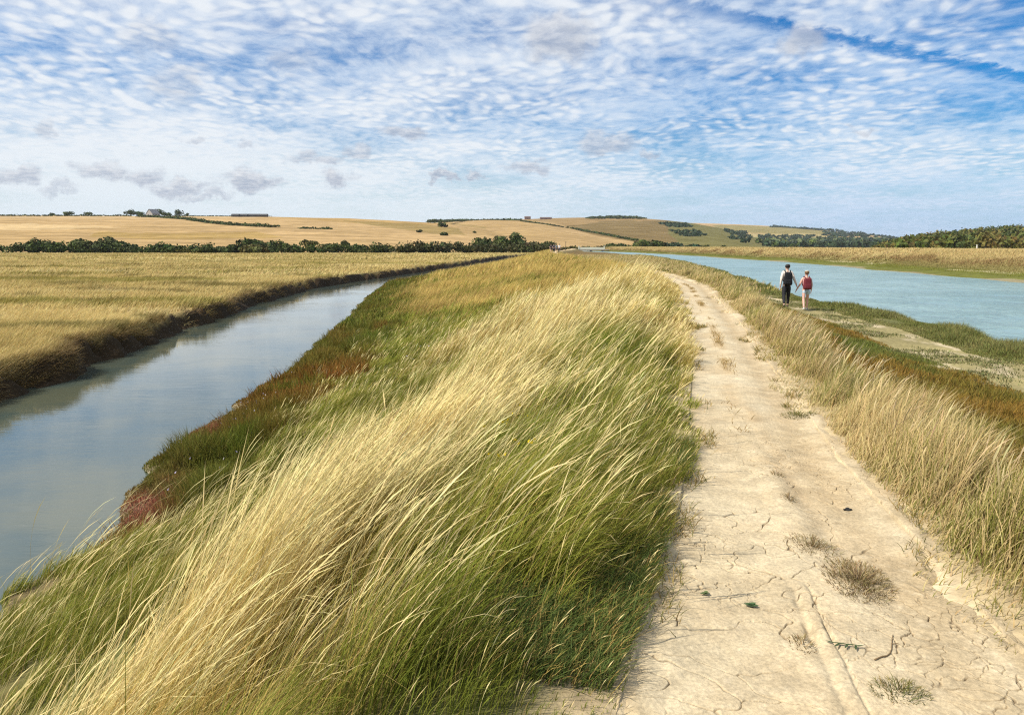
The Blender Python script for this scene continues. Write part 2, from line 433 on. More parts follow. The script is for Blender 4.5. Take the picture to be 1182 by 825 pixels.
def build_path():
    ys = np.concatenate([geom(1.7, 6.5, 1100)[:-1], geom(6.5, 62, 380)])
    cs = np.linspace(-0.16, 1.16, 680)
    Y = np.repeat(ys[:, None], len(cs), 1)
    X = PL0(Y) + (PR0(Y) - PL0(Y)) * cs[None, :]
    Z = path_height(X, Y)
    near = ss(7.5, 4.5, Y)
    zone = ss(-0.25, 0.25, fbm(X * 0.9, Y * 0.7, 90, 3) + 0.45 * ss(4.6, 3.0, Y))
    d = cracks(X, Y, 0.125, 91)
    wid = 0.0010 + 0.0016 * vnoise(X * 7, Y * 7, 95)
    on = ss(0.15, 0.38, vnoise(X * 5, Y * 5, 96))
    cut = ss(wid * 1.7, wid * 0.35, d) * near * zone * on
    d2 = cracks(X, Y, 0.31, 97)
    cut = np.maximum(cut, ss(0.0035, 0.0008, d2) * near * ss(0.48, 0.7, vnoise(X * 2.3, Y * 2.3, 98)))
    Z = Z - 0.010 * cut
    c = mixc((0.48, 0.39, 0.245), (0.57, 0.485, 0.33), np.clip(0.5 + 0.6 * fbm(X * 1.1, Y * 0.8, 99, 4), 0, 1))
    cc = (X - PL0(Y)) / (PR0(Y) - PL0(Y))
    # middle of the track keeps a little trodden thatch further on
    mid = gs(cc, 0.42, 0.05) * ss(6, 11, Y) * ss(-0.25, 0.3, fbm(X * 2, Y * 0.5, 101, 3))
    c = mixc(c, (0.36, 0.26, 0.13), np.clip(mid, 0, 1) * 0.8)
    c = mixc(c, (0.40, 0.31, 0.18), ss(0.18, -0.02, np.minimum(X - PL(Y), PR(Y) - X) + 0.1 * fbm(X * 4, Y * 3, 102, 4)) * 0.8)
    c = mixc(c, (0.40, 0.30, 0.17), gs(cc, 0.80, 0.09) * 0.6)
    line = gs(X, 1.78 + (Y - 4.5) * 0.17 + 0.05 * fbm(Y * 1.1, 0 * Y, 104, 3), 0.025 + 0.004 * Y) * ss(3.9, 4.6, Y) * ss(11, 8, Y) * (0.3 + 0.7 * vnoise(X * 9, Y * 4, 105))
    c = mixc(c, (0.33, 0.24, 0.135), np.clip(line, 0, 1) * 0.75)
    c = mixc(c, (0.15, 0.105, 0.06), cut * 0.85)  # shade inside the cracks put into the colour, besides their cut depth
    o = link('path', grid_mesh('path', X, Y, Z, c), path_mat()); tag(o, kind='structure')

def build_water():
    ys = np.concatenate([np.arange(-6, 60, 0.5), np.arange(60, 500, 4)])
    for name, lo, hi, z, mat in (
        ('stream_water', SL0(ys) - 0.5, SR0(ys) + 0.45, -1.8,
         water_mat('still_creek_water', (0.05, 0.078, 0.072), (0.095, 0.105, 0.07), (0.9, 4.5), 0.09, 0.04, 0.025, 0.3, 0.1, 3.5)),
        ('river_water', RN0(ys) - 0.9, RF0(ys) + 1.5, -1.42,
         water_mat('chalky_river_water', (0.17, 0.275, 0.275), (0.22, 0.33, 0.32), (0.55, 2.2), 1.0, 0.4, 0.22, 0.08, 0.25))):
        k = np.linspace(0, 1, 9)
        X = lo[:, None] + (hi - lo)[:, None] * k; Y = np.repeat(ys[:, None], 9, 1)
        o = link(name, grid_mesh(name, X, Y, np.full_like(X, z), np.zeros(X.shape + (3,))), mat); tag(o, kind='structure')

# ------------------------------------------------------------------ hills with their fields
def inpoly(px, py, poly):
    r = np.zeros(px.shape, bool); n = len(poly)
    for i in range(n):
        x1, y1 = poly[i]; x2, y2 = poly[(i + 1) % n]
        r ^= ((y1 > py) != (y2 > py)) & (px < (x2 - x1) * (py - y1) / (y2 - y1 + 1e-9) + x1)
    return r

def build_hills():
    bs = np.linspace(-1.15, 1.15, 900); ds = geom(285, 5200, 300)
    B, Y = np.meshgrid(bs, ds)
    Z, I = hills_z(B, Y, True)
    px = 591 + B * FPX; py = 284 - (Z - EYE) / Y * FPX * 1.0
    n = fbm(B * Y * 0.006, Y * 0.004, 111, 4); wob = 1.0 * fbm(px * 0.05, py * 0.2, 113, 3)
    gd = np.array([0.40, 0.275, 0.135])
    C = mixc(gd, gd * np.array([0.86, 0.85, 0.78]), np.clip(0.5 + 0.6 * n, 0, 1))
    qx = px + 3 * wob; qy = py + 0.8 * wob
    def paint(i, poly, col, f=1.0):
        nonlocal C
        m = inpoly(qx, qy, poly) & (I == i)
        C = np.where(m[..., None], C * (1 - f) + np.array(col) * f, C)
    olive = (0.23, 0.17, 0.065); dull = (0.175, 0.125, 0.055)
    paint(0, [(-500, 240), (330, 240), (300, 253), (-500, 255)], (0.40, 0.285, 0.15))
    paint(0, [(120, 268), (200, 270), (300, 268), (330, 274), (200, 277), (110, 274)], (0.33, 0.225, 0.085))
    paint(0, [(-400, 262), (60, 259), (150, 263), (60, 266), (-400, 268)], (0.47, 0.34, 0.175))
    paint(0, [(300, 250), (380, 252), (470, 254), (520, 259), (480, 262), (400, 258)], (0.36, 0.24, 0.10))
    paint(0, [(400, 256), (470, 258), (530, 264), (540, 272), (500, 270), (440, 262)], olive, 0.75)
    paint(1, [(420, 256), (520, 258), (560, 262), (560, 274), (500, 270), (440, 262)], olive, 0.6)
    paint(2, [(560, 240), (690, 249), (800, 250), (900, 260), (900, 290), (735, 280), (700, 275), (640, 264), (595, 256)], (0.26, 0.175, 0.08))
    paint(2, [(640, 262), (700, 256), (790, 255), (830, 262), (900, 270), (900, 290), (740, 281), (690, 272)], dull)
    paint(2, [(770, 252), (830, 258), (900, 270), (900, 290), (790, 285), (770, 270)], (0.15, 0.135, 0.052))
    paint(3, [(700, 240), (900, 255), (900, 262), (820, 260), (700, 259)], (0.42, 0.29, 0.15))
    paint(3, [(820, 261), (900, 262), (1000, 268), (1000, 272), (900, 271), (830, 267)], (0.23, 0.19, 0.075))
    paint(3, [(840, 270), (950, 270), (950, 274), (840, 275)], (0.34, 0.27, 0.12))
    paint(3, [(830, 274), (1100, 274), (1100, 300), (830, 300)], (0.12, 0.14, 0.05))
    C = np.where((I == 4)[..., None], np.array([0.09, 0.10, 0.03]), C)
    o = link('hills', grid_mesh('hills', B * Y, Y, Z, C), hill_mat()); tag(o, kind='structure')

# ------------------------------------------------------------------ grass
def blades(acc, P, L, W, phi, th0, th1, C0, C1, S=3, prof=None, pw=1.3, psi=None):
    n = len(P)
    if n == 0: return
    tm = (np.arange(S) + 0.5) / S
    th = th0[:, None] + (th1 - th0)[:, None] * tm[None, :] ** pw
    seg = (L / S)[:, None]
    hx = np.concatenate([np.zeros((n, 1)), np.cumsum(np.sin(th) * seg, 1)], 1)
    hz = np.concatenate([np.zeros((n, 1)), np.cumsum(np.cos(th) * seg, 1)], 1)
    cx = P[:, 0, None] + hx * np.cos(phi)[:, None]; cy = P[:, 1, None] + hx * np.sin(phi)[:, None]; cz = P[:, 2, None] + hz
    if psi is None: psi = rng.uniform(0, np.pi, n)
    t = np.arange(S + 1) / S
    w = (1 - 0.75 * t ** 2) if prof is None else np.interp(t, *prof)
    hw = 0.5 * W[:, None] * w[None, :]
    sx = np.cos(psi)[:, None] * hw; sy = np.sin(psi)[:, None] * hw
    V = np.empty((n, 2 * S + 1, 3), np.float32)
    V[:, 0:2 * S:2, 0] = (cx - sx)[:, :S]; V[:, 1:2 * S:2, 0] = (cx + sx)[:, :S]
    V[:, 0:2 * S:2, 1] = (cy - sy)[:, :S]; V[:, 1:2 * S:2, 1] = (cy + sy)[:, :S]
    V[:, 0:2 * S:2, 2] = cz[:, :S]; V[:, 1:2 * S:2, 2] = cz[:, :S]
    V[:, 2 * S, 0] = cx[:, S]; V[:, 2 * S, 1] = cy[:, S]; V[:, 2 * S, 2] = cz[:, S]
    tc = np.concatenate([np.repeat(t[:S], 2), [1.0]])
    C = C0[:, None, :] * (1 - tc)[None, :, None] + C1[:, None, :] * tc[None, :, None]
    base = (np.arange(n) * (2 * S + 1))[:, None]
    q = [base + np.array([[2 * k, 2 * k + 1, 2 * k + 3, 2 * k + 2]]) for k in range(S - 1)]
    q = np.concatenate(q) if q else None
    acc.add(V.reshape(-1, 3), q, base + np.array([[2 * S - 2, 2 * S - 1, 2 * S]]), C.reshape(-1, 3))

HEAD = ([0, 0.2, 0.66, 0.76, 0.88, 1.0], [0.40, 0.36, 0.26, 1.4, 1.15, 0.25])

def jit(c, n, a=0.16):
    k = 1 + rng.normal(0, a, (n, 1)); h = 1 + rng.normal(0, a * 0.35, (n, 3))
    return np.clip(c * k * h, 0.01, 0.85)

def scatter(n, y0, y1, lo, hi, power=1.0):
    """n points between two curves for y0 < y < y1"""
    y = y0 + (y1 - y0) * rng.random(n) ** power
    a, b = lo(y), hi(y)
    # weight by width so the cover stays even
    w = np.maximum(b - a, 0.01); keep = rng.random(n) < w / w.max()
    y = y[keep]; a = a[keep]; b = b[keep]
    x = a + (b - a) * rng.random(len(y))
    return x, y

def inview(x, y, m=0.08):
    return (np.abs(x) < (0.68 + m) * y + 1.6)

WIND = R(12)
def bank_grass():
    acc = Acc()
    marsh = lambda y: SR(y) + 0.05 + 1.0 * ss(7.2, 8.6, y) + 0.75 * ss(7, 10, y) * ss(30, 20, y) * (0.6 + 0.8 * vnoise(y * 0.7, 0 * y, 129))
    for (y0, y1, n, wid, S, lmul) in ((0.7, 3.2, 75000, 0.0030, 5, 1.0), (3.2, 6.5, 95000, 0.0034, 5, 1.0), (6.5, 13, 120000, 0.0052, 4, 1.0), (13, 26, 110000, 0.010, 3, 0.95), (26, 60, 100000, 0.022, 3, 0.95), (60, 240, 60000, 0.07, 2, 1.0)):
        x, y = scatter(n, y0, y1, marsh, lambda y: PL(y) + 0.03, 1.25)
        k = inview(x, y, 0.12); x = x[k]; y = y[k]
        # tussocks: thin out between clumps
        cl = vnoise(x * 2.4, y * 2.4, 131) * 0.6 + vnoise(x * 6, y * 6, 132) * 0.4
        k = rng.random(len(x)) < np.clip(0.06 + 1.25 * ss(0.3, 0.68, cl), 0.04, 1); x = x[k]; y = y[k]; cl = cl[k]
        n = len(x); g = gold(x, y); z = ground(x, y) - 0.01
        toE = PL0(y) - x; e = x - SR0(y)
        big = (0.6 + 0.6 * vnoise(x * 0.9, y * 0.9, 133)) * (0.75 + 0.45 * ss(0.3, 0.7, cl))
        L = (0.42 + 0.34 * g) * big * (0.65 + 0.6 * rng.random(n)) * lmul
        L = L * ss(-0.1, 0.6, toE + 1.2 * ss(2.4, 3.2, y)) ** 0.5 * (0.22 + 0.78 * ss(0.0, 0.62 + 0.04 * np.clip(y, 0, 12), toE + 0.2 * fbm(x * 2, y * 2, 134, 2)))
        L = L * (0.55 + 0.45 * ss(0.6, 2.4, e)) * 0.92
        ph = WIND + 0.45 * fbm(x * 0.5, y * 0.5, 135, 3) + rng.normal(0, 0.42, n) * np.where(rng.random(n) < 0.15, 2.2, 1.0)
        dry = rng.random(n) < np.clip(0.18 + 0.8 * g, 0, 1)
        th0 = np.abs(rng.normal(0.22, 0.18, n)); th1 = np.where(dry, rng.normal(1.05, 0.28, n), rng.normal(1.2, 0.4, n)) * (0.75 + 0.35 * vnoise(x * 0.7, y * 0.7, 136))
        th1 = th1 + np.where(rng.random(n) < 0.08, rng.uniform(0.5, 1.3, n), 0)
        cg = mixc(GREEN, OLIVE, np.clip(0.15 + 0.9 * vnoise(x * 0.8, y * 0.8, 137) * (0.5 + g), 0, 1))
        cs = mixc(STRAW, np.array([0.42, 0.28, 0.10]), np.clip(1.2 * vnoise(x * 0.6 + 9, y * 0.6, 138) - 0.25, 0, 1))
        clump = (0.72 + 0.5 * vnoise(x * 1.25, y * 0.9, 139))[:, None]
        cs = cs * clump; cg = cg * clump
        L = L * (1 - 0.45 * ss(-1.4, -2.0, x) * ss(5.2, 4.2, y))
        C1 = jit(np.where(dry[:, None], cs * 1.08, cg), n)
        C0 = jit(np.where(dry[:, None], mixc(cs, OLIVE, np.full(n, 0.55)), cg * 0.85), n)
        W = wid * rng.uniform(0.6, 1.35, n) * np.minimum(1, 0.4 + 0.2 * y) * np.where(dry, 0.85, 1.25)
        P = np.stack([x, y, z], 1)
        stem = dry & (y > 2.0) & (rng.random(n) < (0.30 if y0 < 13 else (0.22 if y0 < 26 else 0.0)))
        a = ~stem
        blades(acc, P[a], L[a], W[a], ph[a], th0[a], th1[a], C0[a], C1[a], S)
        if stem.any():
            m = int(stem.sum())
            blades(acc, P[stem], L[stem] * 1.22 + 0.05, W[stem] * 1.5, ph[stem] * 0.6 + WIND * 0.4, th0[stem] * 0.8, th1[stem] * 0.92, C0[stem], jit(np.tile(PALE, (m, 1)), m, 0.1), 6, HEAD, 1.5)
    # taller seed stems scattered over green parts near the viewer
    x, y = scatter(2600, 2.3, 9, marsh, lambda y: PL(y) - 0.35)
    n = len(x); z = ground(x, y)
    k = rng.random(n) < 0.25 + 0.75 * gold(x, y); x = x[k]; y = y[k]; z = z[k]; n = len(x)
    L = rng.uniform(0.75, 1.0, n)
    blades(acc, np.stack([x, y, z], 1), L, 0.0075 * rng.uniform(0.7, 1.2, n), WIND + rng.normal(0, 0.25, n), np.abs(rng.normal(0.25, 0.1, n)), rng.normal(1.15, 0.18, n),
           jit(np.tile(STRAW * 0.8, (n, 1)), n), jit(np.tile(PALE * 1.06, (n, 1)), n, 0.08), 7, HEAD, 1.6)
    o = link('bank_grass', acc.mesh('bank_grass'), M_GRASS)
    tag(o, 'long wind bent grass, green and straw, covering the bank beside the path', 'grass', kind='stuff')

def verge_grass():
    acc = Acc()
    def tuss(x, y):
        e2 = x - PR0(y)
        t = ss(0.02, 0.3, e2) * ss(1.1, 0.6, e2 + 0.3 * fbm(x, y, 141, 2) - 0.03 * np.clip(y - 9, 0, 40))
        gap = 1 - 0.8 * gs(y, 8.7, 0.55) * ss(0.9, 0.3, e2)
        return t * gap
    for (y0, y1, n, wid, S) in ((2.6, 9.5, 90000, 0.0042, 5), (9.5, 20, 60000, 0.008, 4), (20, 45, 55000, 0.015, 3), (45, 230, 110000, 0.06, 2)):
        x, y = scatter(n, y0, y1, lambda y: PR(y) - 0.05, lambda y: np.where(y > 45, RN0(y) - 0.8, PR0(y) + 1.25 + 0.6 * (y > 15)))
        k = inview(x, y, 0.1); x = x[k]; y = y[k]
        f = np.where(y > 45, 0.9, tuss(x, y))
        cl = vnoise(x * 2.6, y * 2.6, 142)
        k = rng.random(len(x)) < np.clip(0.08 + f * (0.08 + 1.2 * ss(0.25, 0.7, cl)), 0, 1); x = x[k]; y = y[k]; f = f[k]; cl = cl[k]
        n = len(x); z = ground(x, y) - 0.01
        L = (0.06 + 0.30 * f * ss(0.0, 0.5, x - PR0(y)) * (0.35 + 1.0 * ss(0.3, 0.75, cl)) * (0.6 + 0.8 * vnoise(x * 1.3, y * 1.3, 143))) * rng.uniform(0.6, 1.2, n)
        L = L * (1 + 0.2 * gs(y, 5.5, 1.8))
        dry = rng.random(n) < 0.62 + 0.35 * fbm(x * 0.8, y * 0.8, 144, 3)
        cs = mixc((0.56, 0.445, 0.21), (0.40, 0.30, 0.135), vnoise(x * 1.1, y * 1.1, 145))
        cg = mixc((0.17, 0.18, 0.035), (0.30, 0.25, 0.07), vnoise(x * 0.9, y * 0.9, 146))
        C = np.where(dry[:, None], cs, cg)
        ph = R(15) + rng.normal(0, 0.6, n)
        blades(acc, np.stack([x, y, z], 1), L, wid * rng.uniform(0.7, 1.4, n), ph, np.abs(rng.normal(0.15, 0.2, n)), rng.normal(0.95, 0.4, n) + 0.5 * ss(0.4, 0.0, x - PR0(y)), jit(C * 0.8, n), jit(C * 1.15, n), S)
    x, y = scatter(700, 3.2, 14, lambda y: PR0(y) + 0.2, lambda y: PR0(y) + 0.75); n = len(x)
    blades(acc, np.stack([x, y, ground(x, y)], 1), rng.uniform(0.4, 0.62, n), 0.008 * rng.uniform(0.7, 1.2, n), R(15) + rng.normal(0, 0.4, n), np.abs(rng.normal(0.15, 0.1, n)), rng.normal(0.95, 0.25, n),
           jit(np.tile(STRAW * 0.7, (n, 1)), n), jit(np.tile(np.array([0.52, 0.42, 0.23]), (n, 1)), n), 6, HEAD, 1.6)
    # trodden dry grass down the middle of the track
    x, y = scatter(16000, 6.5, 34, lambda y: PL0(y) + 0.28 * (PR0(y) - PL0(y)), lambda y: PL0(y) + 0.58 * (PR0(y) - PL0(y)))
    k = rng.random(len(x)) < ss(-0.1, 0.9, fbm(x * 2, y * 0.5, 101, 3) + 0.25 * fbm(x * 5, y * 2, 103, 3)) * gs((x - PL0(y)) / (PR0(y) - PL0(y)), 0.43, 0.05); x = x[k]; y = y[k]; n = len(x)
    blades(acc, np.stack([x, y, path_height(x, y) - 0.004], 1), rng.uniform(0.03, 0.09, n), 0.006 * rng.uniform(0.7, 1.5, n), rng.uniform(0, 6.28, n), np.abs(rng.normal(0.5, 0.3, n)), rng.normal(1.2, 0.3, n), jit(np.tile(BROWN, (n, 1)), n), jit(np.tile(STRAW * 0.75, (n, 1)), n), 3)
    # thin short growth fraying both edges of the track
    for lo, hi in ((lambda y: PL(y) - 0.25, lambda y: PL(y) + 0.16), (lambda y: PR(y) - 0.06, lambda y: PR(y) + 0.3)):
        x, y = scatter(17000, 2.0, 16, lo, hi)
        k = rng.random(len(x)) < ss(0.0, 0.9, fbm(x * 3, y * 1.6, 148, 4)) * 0.8; x = x[k]; y = y[k]; n = len(x)
        C = np.where((rng.random(n) < 0.55)[:, None], STRAW * 0.7, np.array([0.16, 0.165, 0.045]))
        blades(acc, np.stack([x, y, path_height(x, y) - 0.006], 1), rng.uniform(0.03, 0.13, n), 0.0032 * (1 + 0.08 * y) * rng.uniform(0.7, 1.4, n), rng.uniform(0, 6.28, n), np.abs(rng.normal(0.5, 0.3, n)), rng.normal(1.2, 0.3, n), jit(C * 0.8, n), jit(C, n), 3)
    # short green turf where the bank meets the track close by
    x, y = scatter(34000, 2.55, 6.0, lambda y: PL(y) - 0.75, lambda y: PL(y) - 0.02)
    k = rng.random(len(x)) < ss(-0.35, 0.25, fbm(x * 2.2, y * 1.6, 149, 3) + 0.5 * ss(4.2, 3.0, y) - 0.7 * ss(2.95, 2.6, y)); x = x[k]; y = y[k]; n = len(x)
    C = np.where((rng.random(n) < 0.22)[:, None], STRAW * 0.7, np.array([0.105, 0.145, 0.035]))
    blades(acc, np.stack([x, y, np.where(x > PL0(y), path_height(x, y), ground(x, y)) - 0.006], 1), rng.uniform(0.06, 0.17, n), 0.0036 * rng.uniform(0.7, 1.4, n), rng.uniform(-1.2, 1.6, n), np.abs(rng.normal(0.4, 0.3, n)), rng.normal(1.3, 0.3, n), jit(C * 0.8, n), jit(C * 1.1, n), 3)
    o = link('verge_grass', acc.mesh('verge_grass'), M_GRASS)
    tag(o, 'brown dry tussock grass between the path and the river shore', 'grass', kind='stuff')

def sprigs(acc, x, y, z, h, w, cols, n_seg=2, spread=0.8):
    n = len(x)
    blades(acc, np.stack([x, y, z], 1), h, w, rng.uniform(0, 6.283, n), np.abs(rng.normal(0.2, 0.25, n)), np.abs(rng.normal(spread, 0.4, n)), cols * 0.85, cols, n_seg, ([0, 0.5, 1], [0.6, 1.0, 0.4]))

def saltmarsh():
    acc = Acc()
    # ledge beside the creek
    for (y0, y1, n, w) in ((7.7, 14, 55000, 0.010), (14, 30, 45000, 0.016), (30, 75, 30000, 0.035)):
        x, y = scatter(n, y0, y1, lambda y: SR(y) - 0.03, lambda y: SR(y) + 1.3 + 1.05 * ss(7.5, 10, y) + 0.02 * y)
        k = inview(x, y); x = x[k]; y = y[k]
        e = x - SR(y); n = len(x)
        nz = fbm(x * 0.7, y * 0.5, 151, 3); tall = ss(0.15, 0.7, e) * (0.3 + 1.1 * ss(0.25, 0.8, vnoise(x * 1.9, y * 1.5, 152)))
        C = mixc((0.155, 0.16, 0.028), (0.23, 0.14, 0.03), np.clip(0.3 + 0.9 * nz, 0, 1))
        C = mixc(C, (0.26, 0.11, 0.024), 0.95 * np.exp(-0.5 * (((x + 4.5) / 1.5) ** 2 + ((y - 16.9) / 2.0) ** 2)))
        red = np.maximum(np.exp(-0.5 * (((x + 4.45) / 0.6) ** 2 + ((y - 8.9) / 1.0) ** 2)), np.exp(-0.5 * (((x + 5.45) / 0.35) ** 2 + ((y - 13.2) / 0.7) ** 2)))
        red = np.clip(red * 1.8, 0, 1) * ss(1.15, 0.5, e) * (0.35 + 0.65 * ss(-0.4, 0.2, fbm(x * 2.2, y * 2.2, 155, 3) + 0.15))
        rc = mixc((0.33, 0.07, 0.045), (0.40, 0.20, 0.12), vnoise(x * 5, y * 5, 153))
        C = C + (rc - C) * red[:, None]
        C = mixc(C, (0.13, 0.165, 0.022), ss(0.35, 0.7, fbm(x * 0.9 + 30, y * 0.6, 154, 3)) * 0.8)
        h = (0.05 + 0.30 * tall * (1 - 0.75 * red)) * rng.uniform(0.5, 1.25, n)
        sprigs(acc, x, y, ground(x, y) - 0.01, h, w * rng.uniform(0.6, 1.4, n), jit(C, n, 0.2))
    # sea lavender and daisies in loose groups
    for cx, cy, m in ((-4.6, 13.6, 34), (-4.9, 14.6, 22), (-5.3, 18.5, 12), (-4.0, 10.2, 6), (-2.2, 17.5, 8)):
        x = cx + rng.normal(0, 0.35, m); y = cy + rng.normal(0, 0.7, m); x = np.maximum(x, SR(y) + 0.15)
        zz = ground(x, y) + rng.uniform(0.17, 0.3, m)
        c = mixc((0.42, 0.34, 0.52), (0.62, 0.60, 0.62), rng.random(m))
        blades(acc, np.stack([x, y, zz], 1), np.full(m, 0.035), np.full(m, 0.022), rng.uniform(0, 6.28, m), np.full(m, 0.3), np.full(m, 1.2), c, c, 2)
    # yellow flowers in the bank grass
    for cx, cy, m in ((-0.05, 4.9, 14), (0.0, 4.2, 9)):
        x = cx + rng.normal(0, 0.12, m); y = cy + rng.normal(0, 0.25, m); zz = ground(x, y) + rng.uniform(0.35, 0.5, m)
        c = np.tile(np.array([0.62, 0.46, 0.02]), (m, 1))
        blades(acc, np.stack([x, y, zz], 1), np.full(m, 0.022), np.full(m, 0.018), rng.uniform(0, 6.28, m), np.full(m, 0.3), np.full(m, 1.2), c, c, 2)
    # rusty plants on the slope above the lower track, and the grey-green fringe by the water
    for (y0, y1, n, w) in ((6, 14, 70000, 0.011), (14, 26, 50000, 0.016), (26, 60, 45000, 0.03)):
        x, y = scatter(n, y0, y1, lambda y: PR0(y) + 0.6, lambda y: np.maximum(RN0(y) - 4.1, PR0(y) + 1.3))
        k = inview(x, y); x = x[k]; y = y[k]; n = len(x)
        C = mixc((0.20, 0.17, 0.035), (0.27, 0.17, 0.036), np.clip(0.5 + 0.9 * fbm(x * 0.6, y * 0.6, 161, 3), 0, 1))
        C = mixc(C, (0.16, 0.175, 0.04), ss(0.3, 0.7, fbm(x * 0.7 + 20, y * 0.5, 162, 3)))
        edge = ss(-3.9, -5.4, x - RN0(y) + 0.4 * fbm(x, y, 163, 2))
        h = (0.05 + 0.17 * edge * (0.5 + 0.8 * vnoise(x * 1.5, y * 1.5, 164))) * rng.uniform(0.6, 1.2, n)
        sprigs(acc, x, y, ground(x, y) - 0.01, h, w * rng.uniform(0.6, 1.4, n), jit(C, n, 0.2))
    for (y0, y1, n, w) in ((14, 30, 60000, 0.015), (30, 60, 40000, 0.03), (60, 230, 40000, 0.07)):
        x, y = scatter(n, y0, y1, lambda y: RN(y) - 2.5, lambda y: RN(y) - 0.12)
        k = inview(x, y); x = x[k]; y = y[k]; n = len(x)
        e3 = RN(y) - x
        nz = vnoise(x * 0.8, y * 0.5, 165)
        k = rng.random(n) < ss(0.25, 0.5, nz + 0.35 * ss(1.7, 1.0, e3)); x = x[k]; y = y[k]; e3 = e3[k]; nz = nz[k]; n = len(x)
        C = mixc((0.16, 0.175, 0.045), (0.27, 0.255, 0.095), vnoise(x * 1.3, y, 166))
        h = (0.06 + 0.3 * ss(0.35, 0.8, nz) * ss(2.4, 1.4, e3)) * rng.uniform(0.5, 1.2, n)
        sprigs(acc, x, y, ground(x, y) - 0.01, h, w * rng.uniform(0.6, 1.4, n), jit(C, n, 0.2))
    # sparse growth on the muddy lower track
    x, y = scatter(48000, 12, 45, lambda y: RN0(y) - 4.9, lambda y: RN0(y) - 1.7)
    nz = fbm(x * 0.9, y * 0.5, 167, 4)
    k = rng.random(len(x)) < ss(-0.25, 0.3, nz); x = x[k]; y = y[k]; n = len(x)
    sprigs(acc, x, y, ground(x, y) - 0.01, rng.uniform(0.02, 0.11, n), rng.uniform(0.01, 0.03, n), jit(np.tile(np.array([0.19, 0.19, 0.075]), (n, 1)), n, 0.2), 2, 1.2)
    o = link('saltmarsh_plants', acc.mesh('saltmarsh_plants'), M_GRASS)
    tag(o, 'low red, rust and olive saltmarsh plants along both waters', 'saltmarsh', kind='stuff')

def meadow_grass():
    acc = Acc()
    for (y0, y1, n, wid, S, l0) in ((12, 30, 120000, 0.011, 3, 0.40), (30, 70, 130000, 0.026, 3, 0.42), (70, 150, 110000, 0.07, 2, 0.45), (150, 292, 80000, 0.20, 2, 0.5)):
        x, y = scatter(n * 2, y0, y1, lambda y: -0.78 * y - 2, lambda y: SL(y) - 0.1 - 0.5 * vnoise(y * 0.8, 0 * y, 179) - 0.002 * y)
        x = x[:n]; y = y[:n]
        nb = fbm(x * 0.05, y * 0.11, 171, 4); nm = fbm(x * 0.35, y * 0.5, 172, 3)
        d = SL(y) - x
        k = rng.random(len(x)) < np.clip(0.75 + 0.5 * nm, 0.2, 1); x, y, nb, nm, d = (q[k] for q in (x, y, nb, nm, d))
        n2 = len(x)
        C = mixc((0.60, 0.47, 0.195), (0.48, 0.375, 0.145), np.clip(0.45 + 0.8 * nb, 0, 1))
        C = mixc(C, (0.27, 0.235, 0.055), ss(0.2, 0.6, fbm(x * 0.07 + 5, y * 0.16, 173, 5)) * 0.85)
        C = mixc(C, (0.20, 0.16, 0.05), ss(0.3, 0.65, fbm(x * 0.3 + 5, y * 0.4, 178, 4)) * 0.8)
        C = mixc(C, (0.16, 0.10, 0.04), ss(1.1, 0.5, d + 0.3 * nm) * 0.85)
        C = mixc(C, (0.68, 0.55, 0.26), ss(0.35, 0.75, fbm(x * 0.09 + 50, y * 0.22, 174, 4)) * 0.7)
        L = l0 * (0.7 + 0.5 * vnoise(x * 0.6, y * 0.6, 175)) * rng.uniform(0.6, 1.2, n2) * (1 + 0.15 * (nb > 0.4))
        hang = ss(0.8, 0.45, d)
        ph = R(10) + rng.normal(0, 0.6, n2) + 0.3 * nm
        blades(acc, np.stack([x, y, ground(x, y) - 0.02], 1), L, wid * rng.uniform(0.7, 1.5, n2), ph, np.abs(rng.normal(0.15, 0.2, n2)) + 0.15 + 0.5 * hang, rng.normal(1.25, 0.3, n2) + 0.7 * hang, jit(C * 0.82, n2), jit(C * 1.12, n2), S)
    # far embankment across the river
    for (y0, y1, n, wid) in ((40, 110, 70000, 0.045), (110, 460, 80000, 0.14)):
        x, y = scatter(n, y0, y1, lambda y: RF(y) + 1.6, lambda y: RF(y) + 15.5)
        k = inview(x, y, 0.1); x = x[k]; y = y[k]; n2 = len(x)
        e = x - RF(y); n_ = fbm(x * 0.35, y * 0.12, 176, 4)
        k = rng.random(n2) < ss(1.6, 3.6, e + 0.8 * n_); x, y, e, n_ = x[k], y[k], e[k], n_[k]; n2 = len(x)
        C = mixc((0.16, 0.165, 0.025), (0.21, 0.18, 0.06), ss(3.2, 4.6, e + 0.6 * n_))
        C = mixc(C, (0.25, 0.165, 0.07), ss(4.8, 6.4, e + 0.8 * n_))
        C = mixc(C, (0.47, 0.365, 0.16), ss(6.2, 7.8, e + 1.6 * n_))
        L = (0.10 + 0.24 * ss(3.5, 7.5, e) * (0.6 + 0.7 * vnoise(x * 0.4, y * 0.25, 177))) * rng.uniform(0.6, 1.2, n2)
        blades(acc, np.stack([x, y, ground(x, y) - 0.02], 1), L, wid * rng.uniform(0.7, 1.5, n2), R(10) + rng.normal(0, 0.6, n2), np.abs(rng.normal(0.15, 0.2, n2)), rng.normal(0.95, 0.3, n2), jit(C * 0.85, n2), jit(C * 1.1, n2), 2)
    o = link('meadow_grass', acc.mesh('meadow_grass'), M_GRASS)
    tag(o, 'dry golden meadow grass beyond the creek and along the far river bank', 'grass', kind='stuff')

# ------------------------------------------------------------------ small things lying on the track
def ptz(x, y): return float(path_height(np.array([x]), np.array([y]))[0])

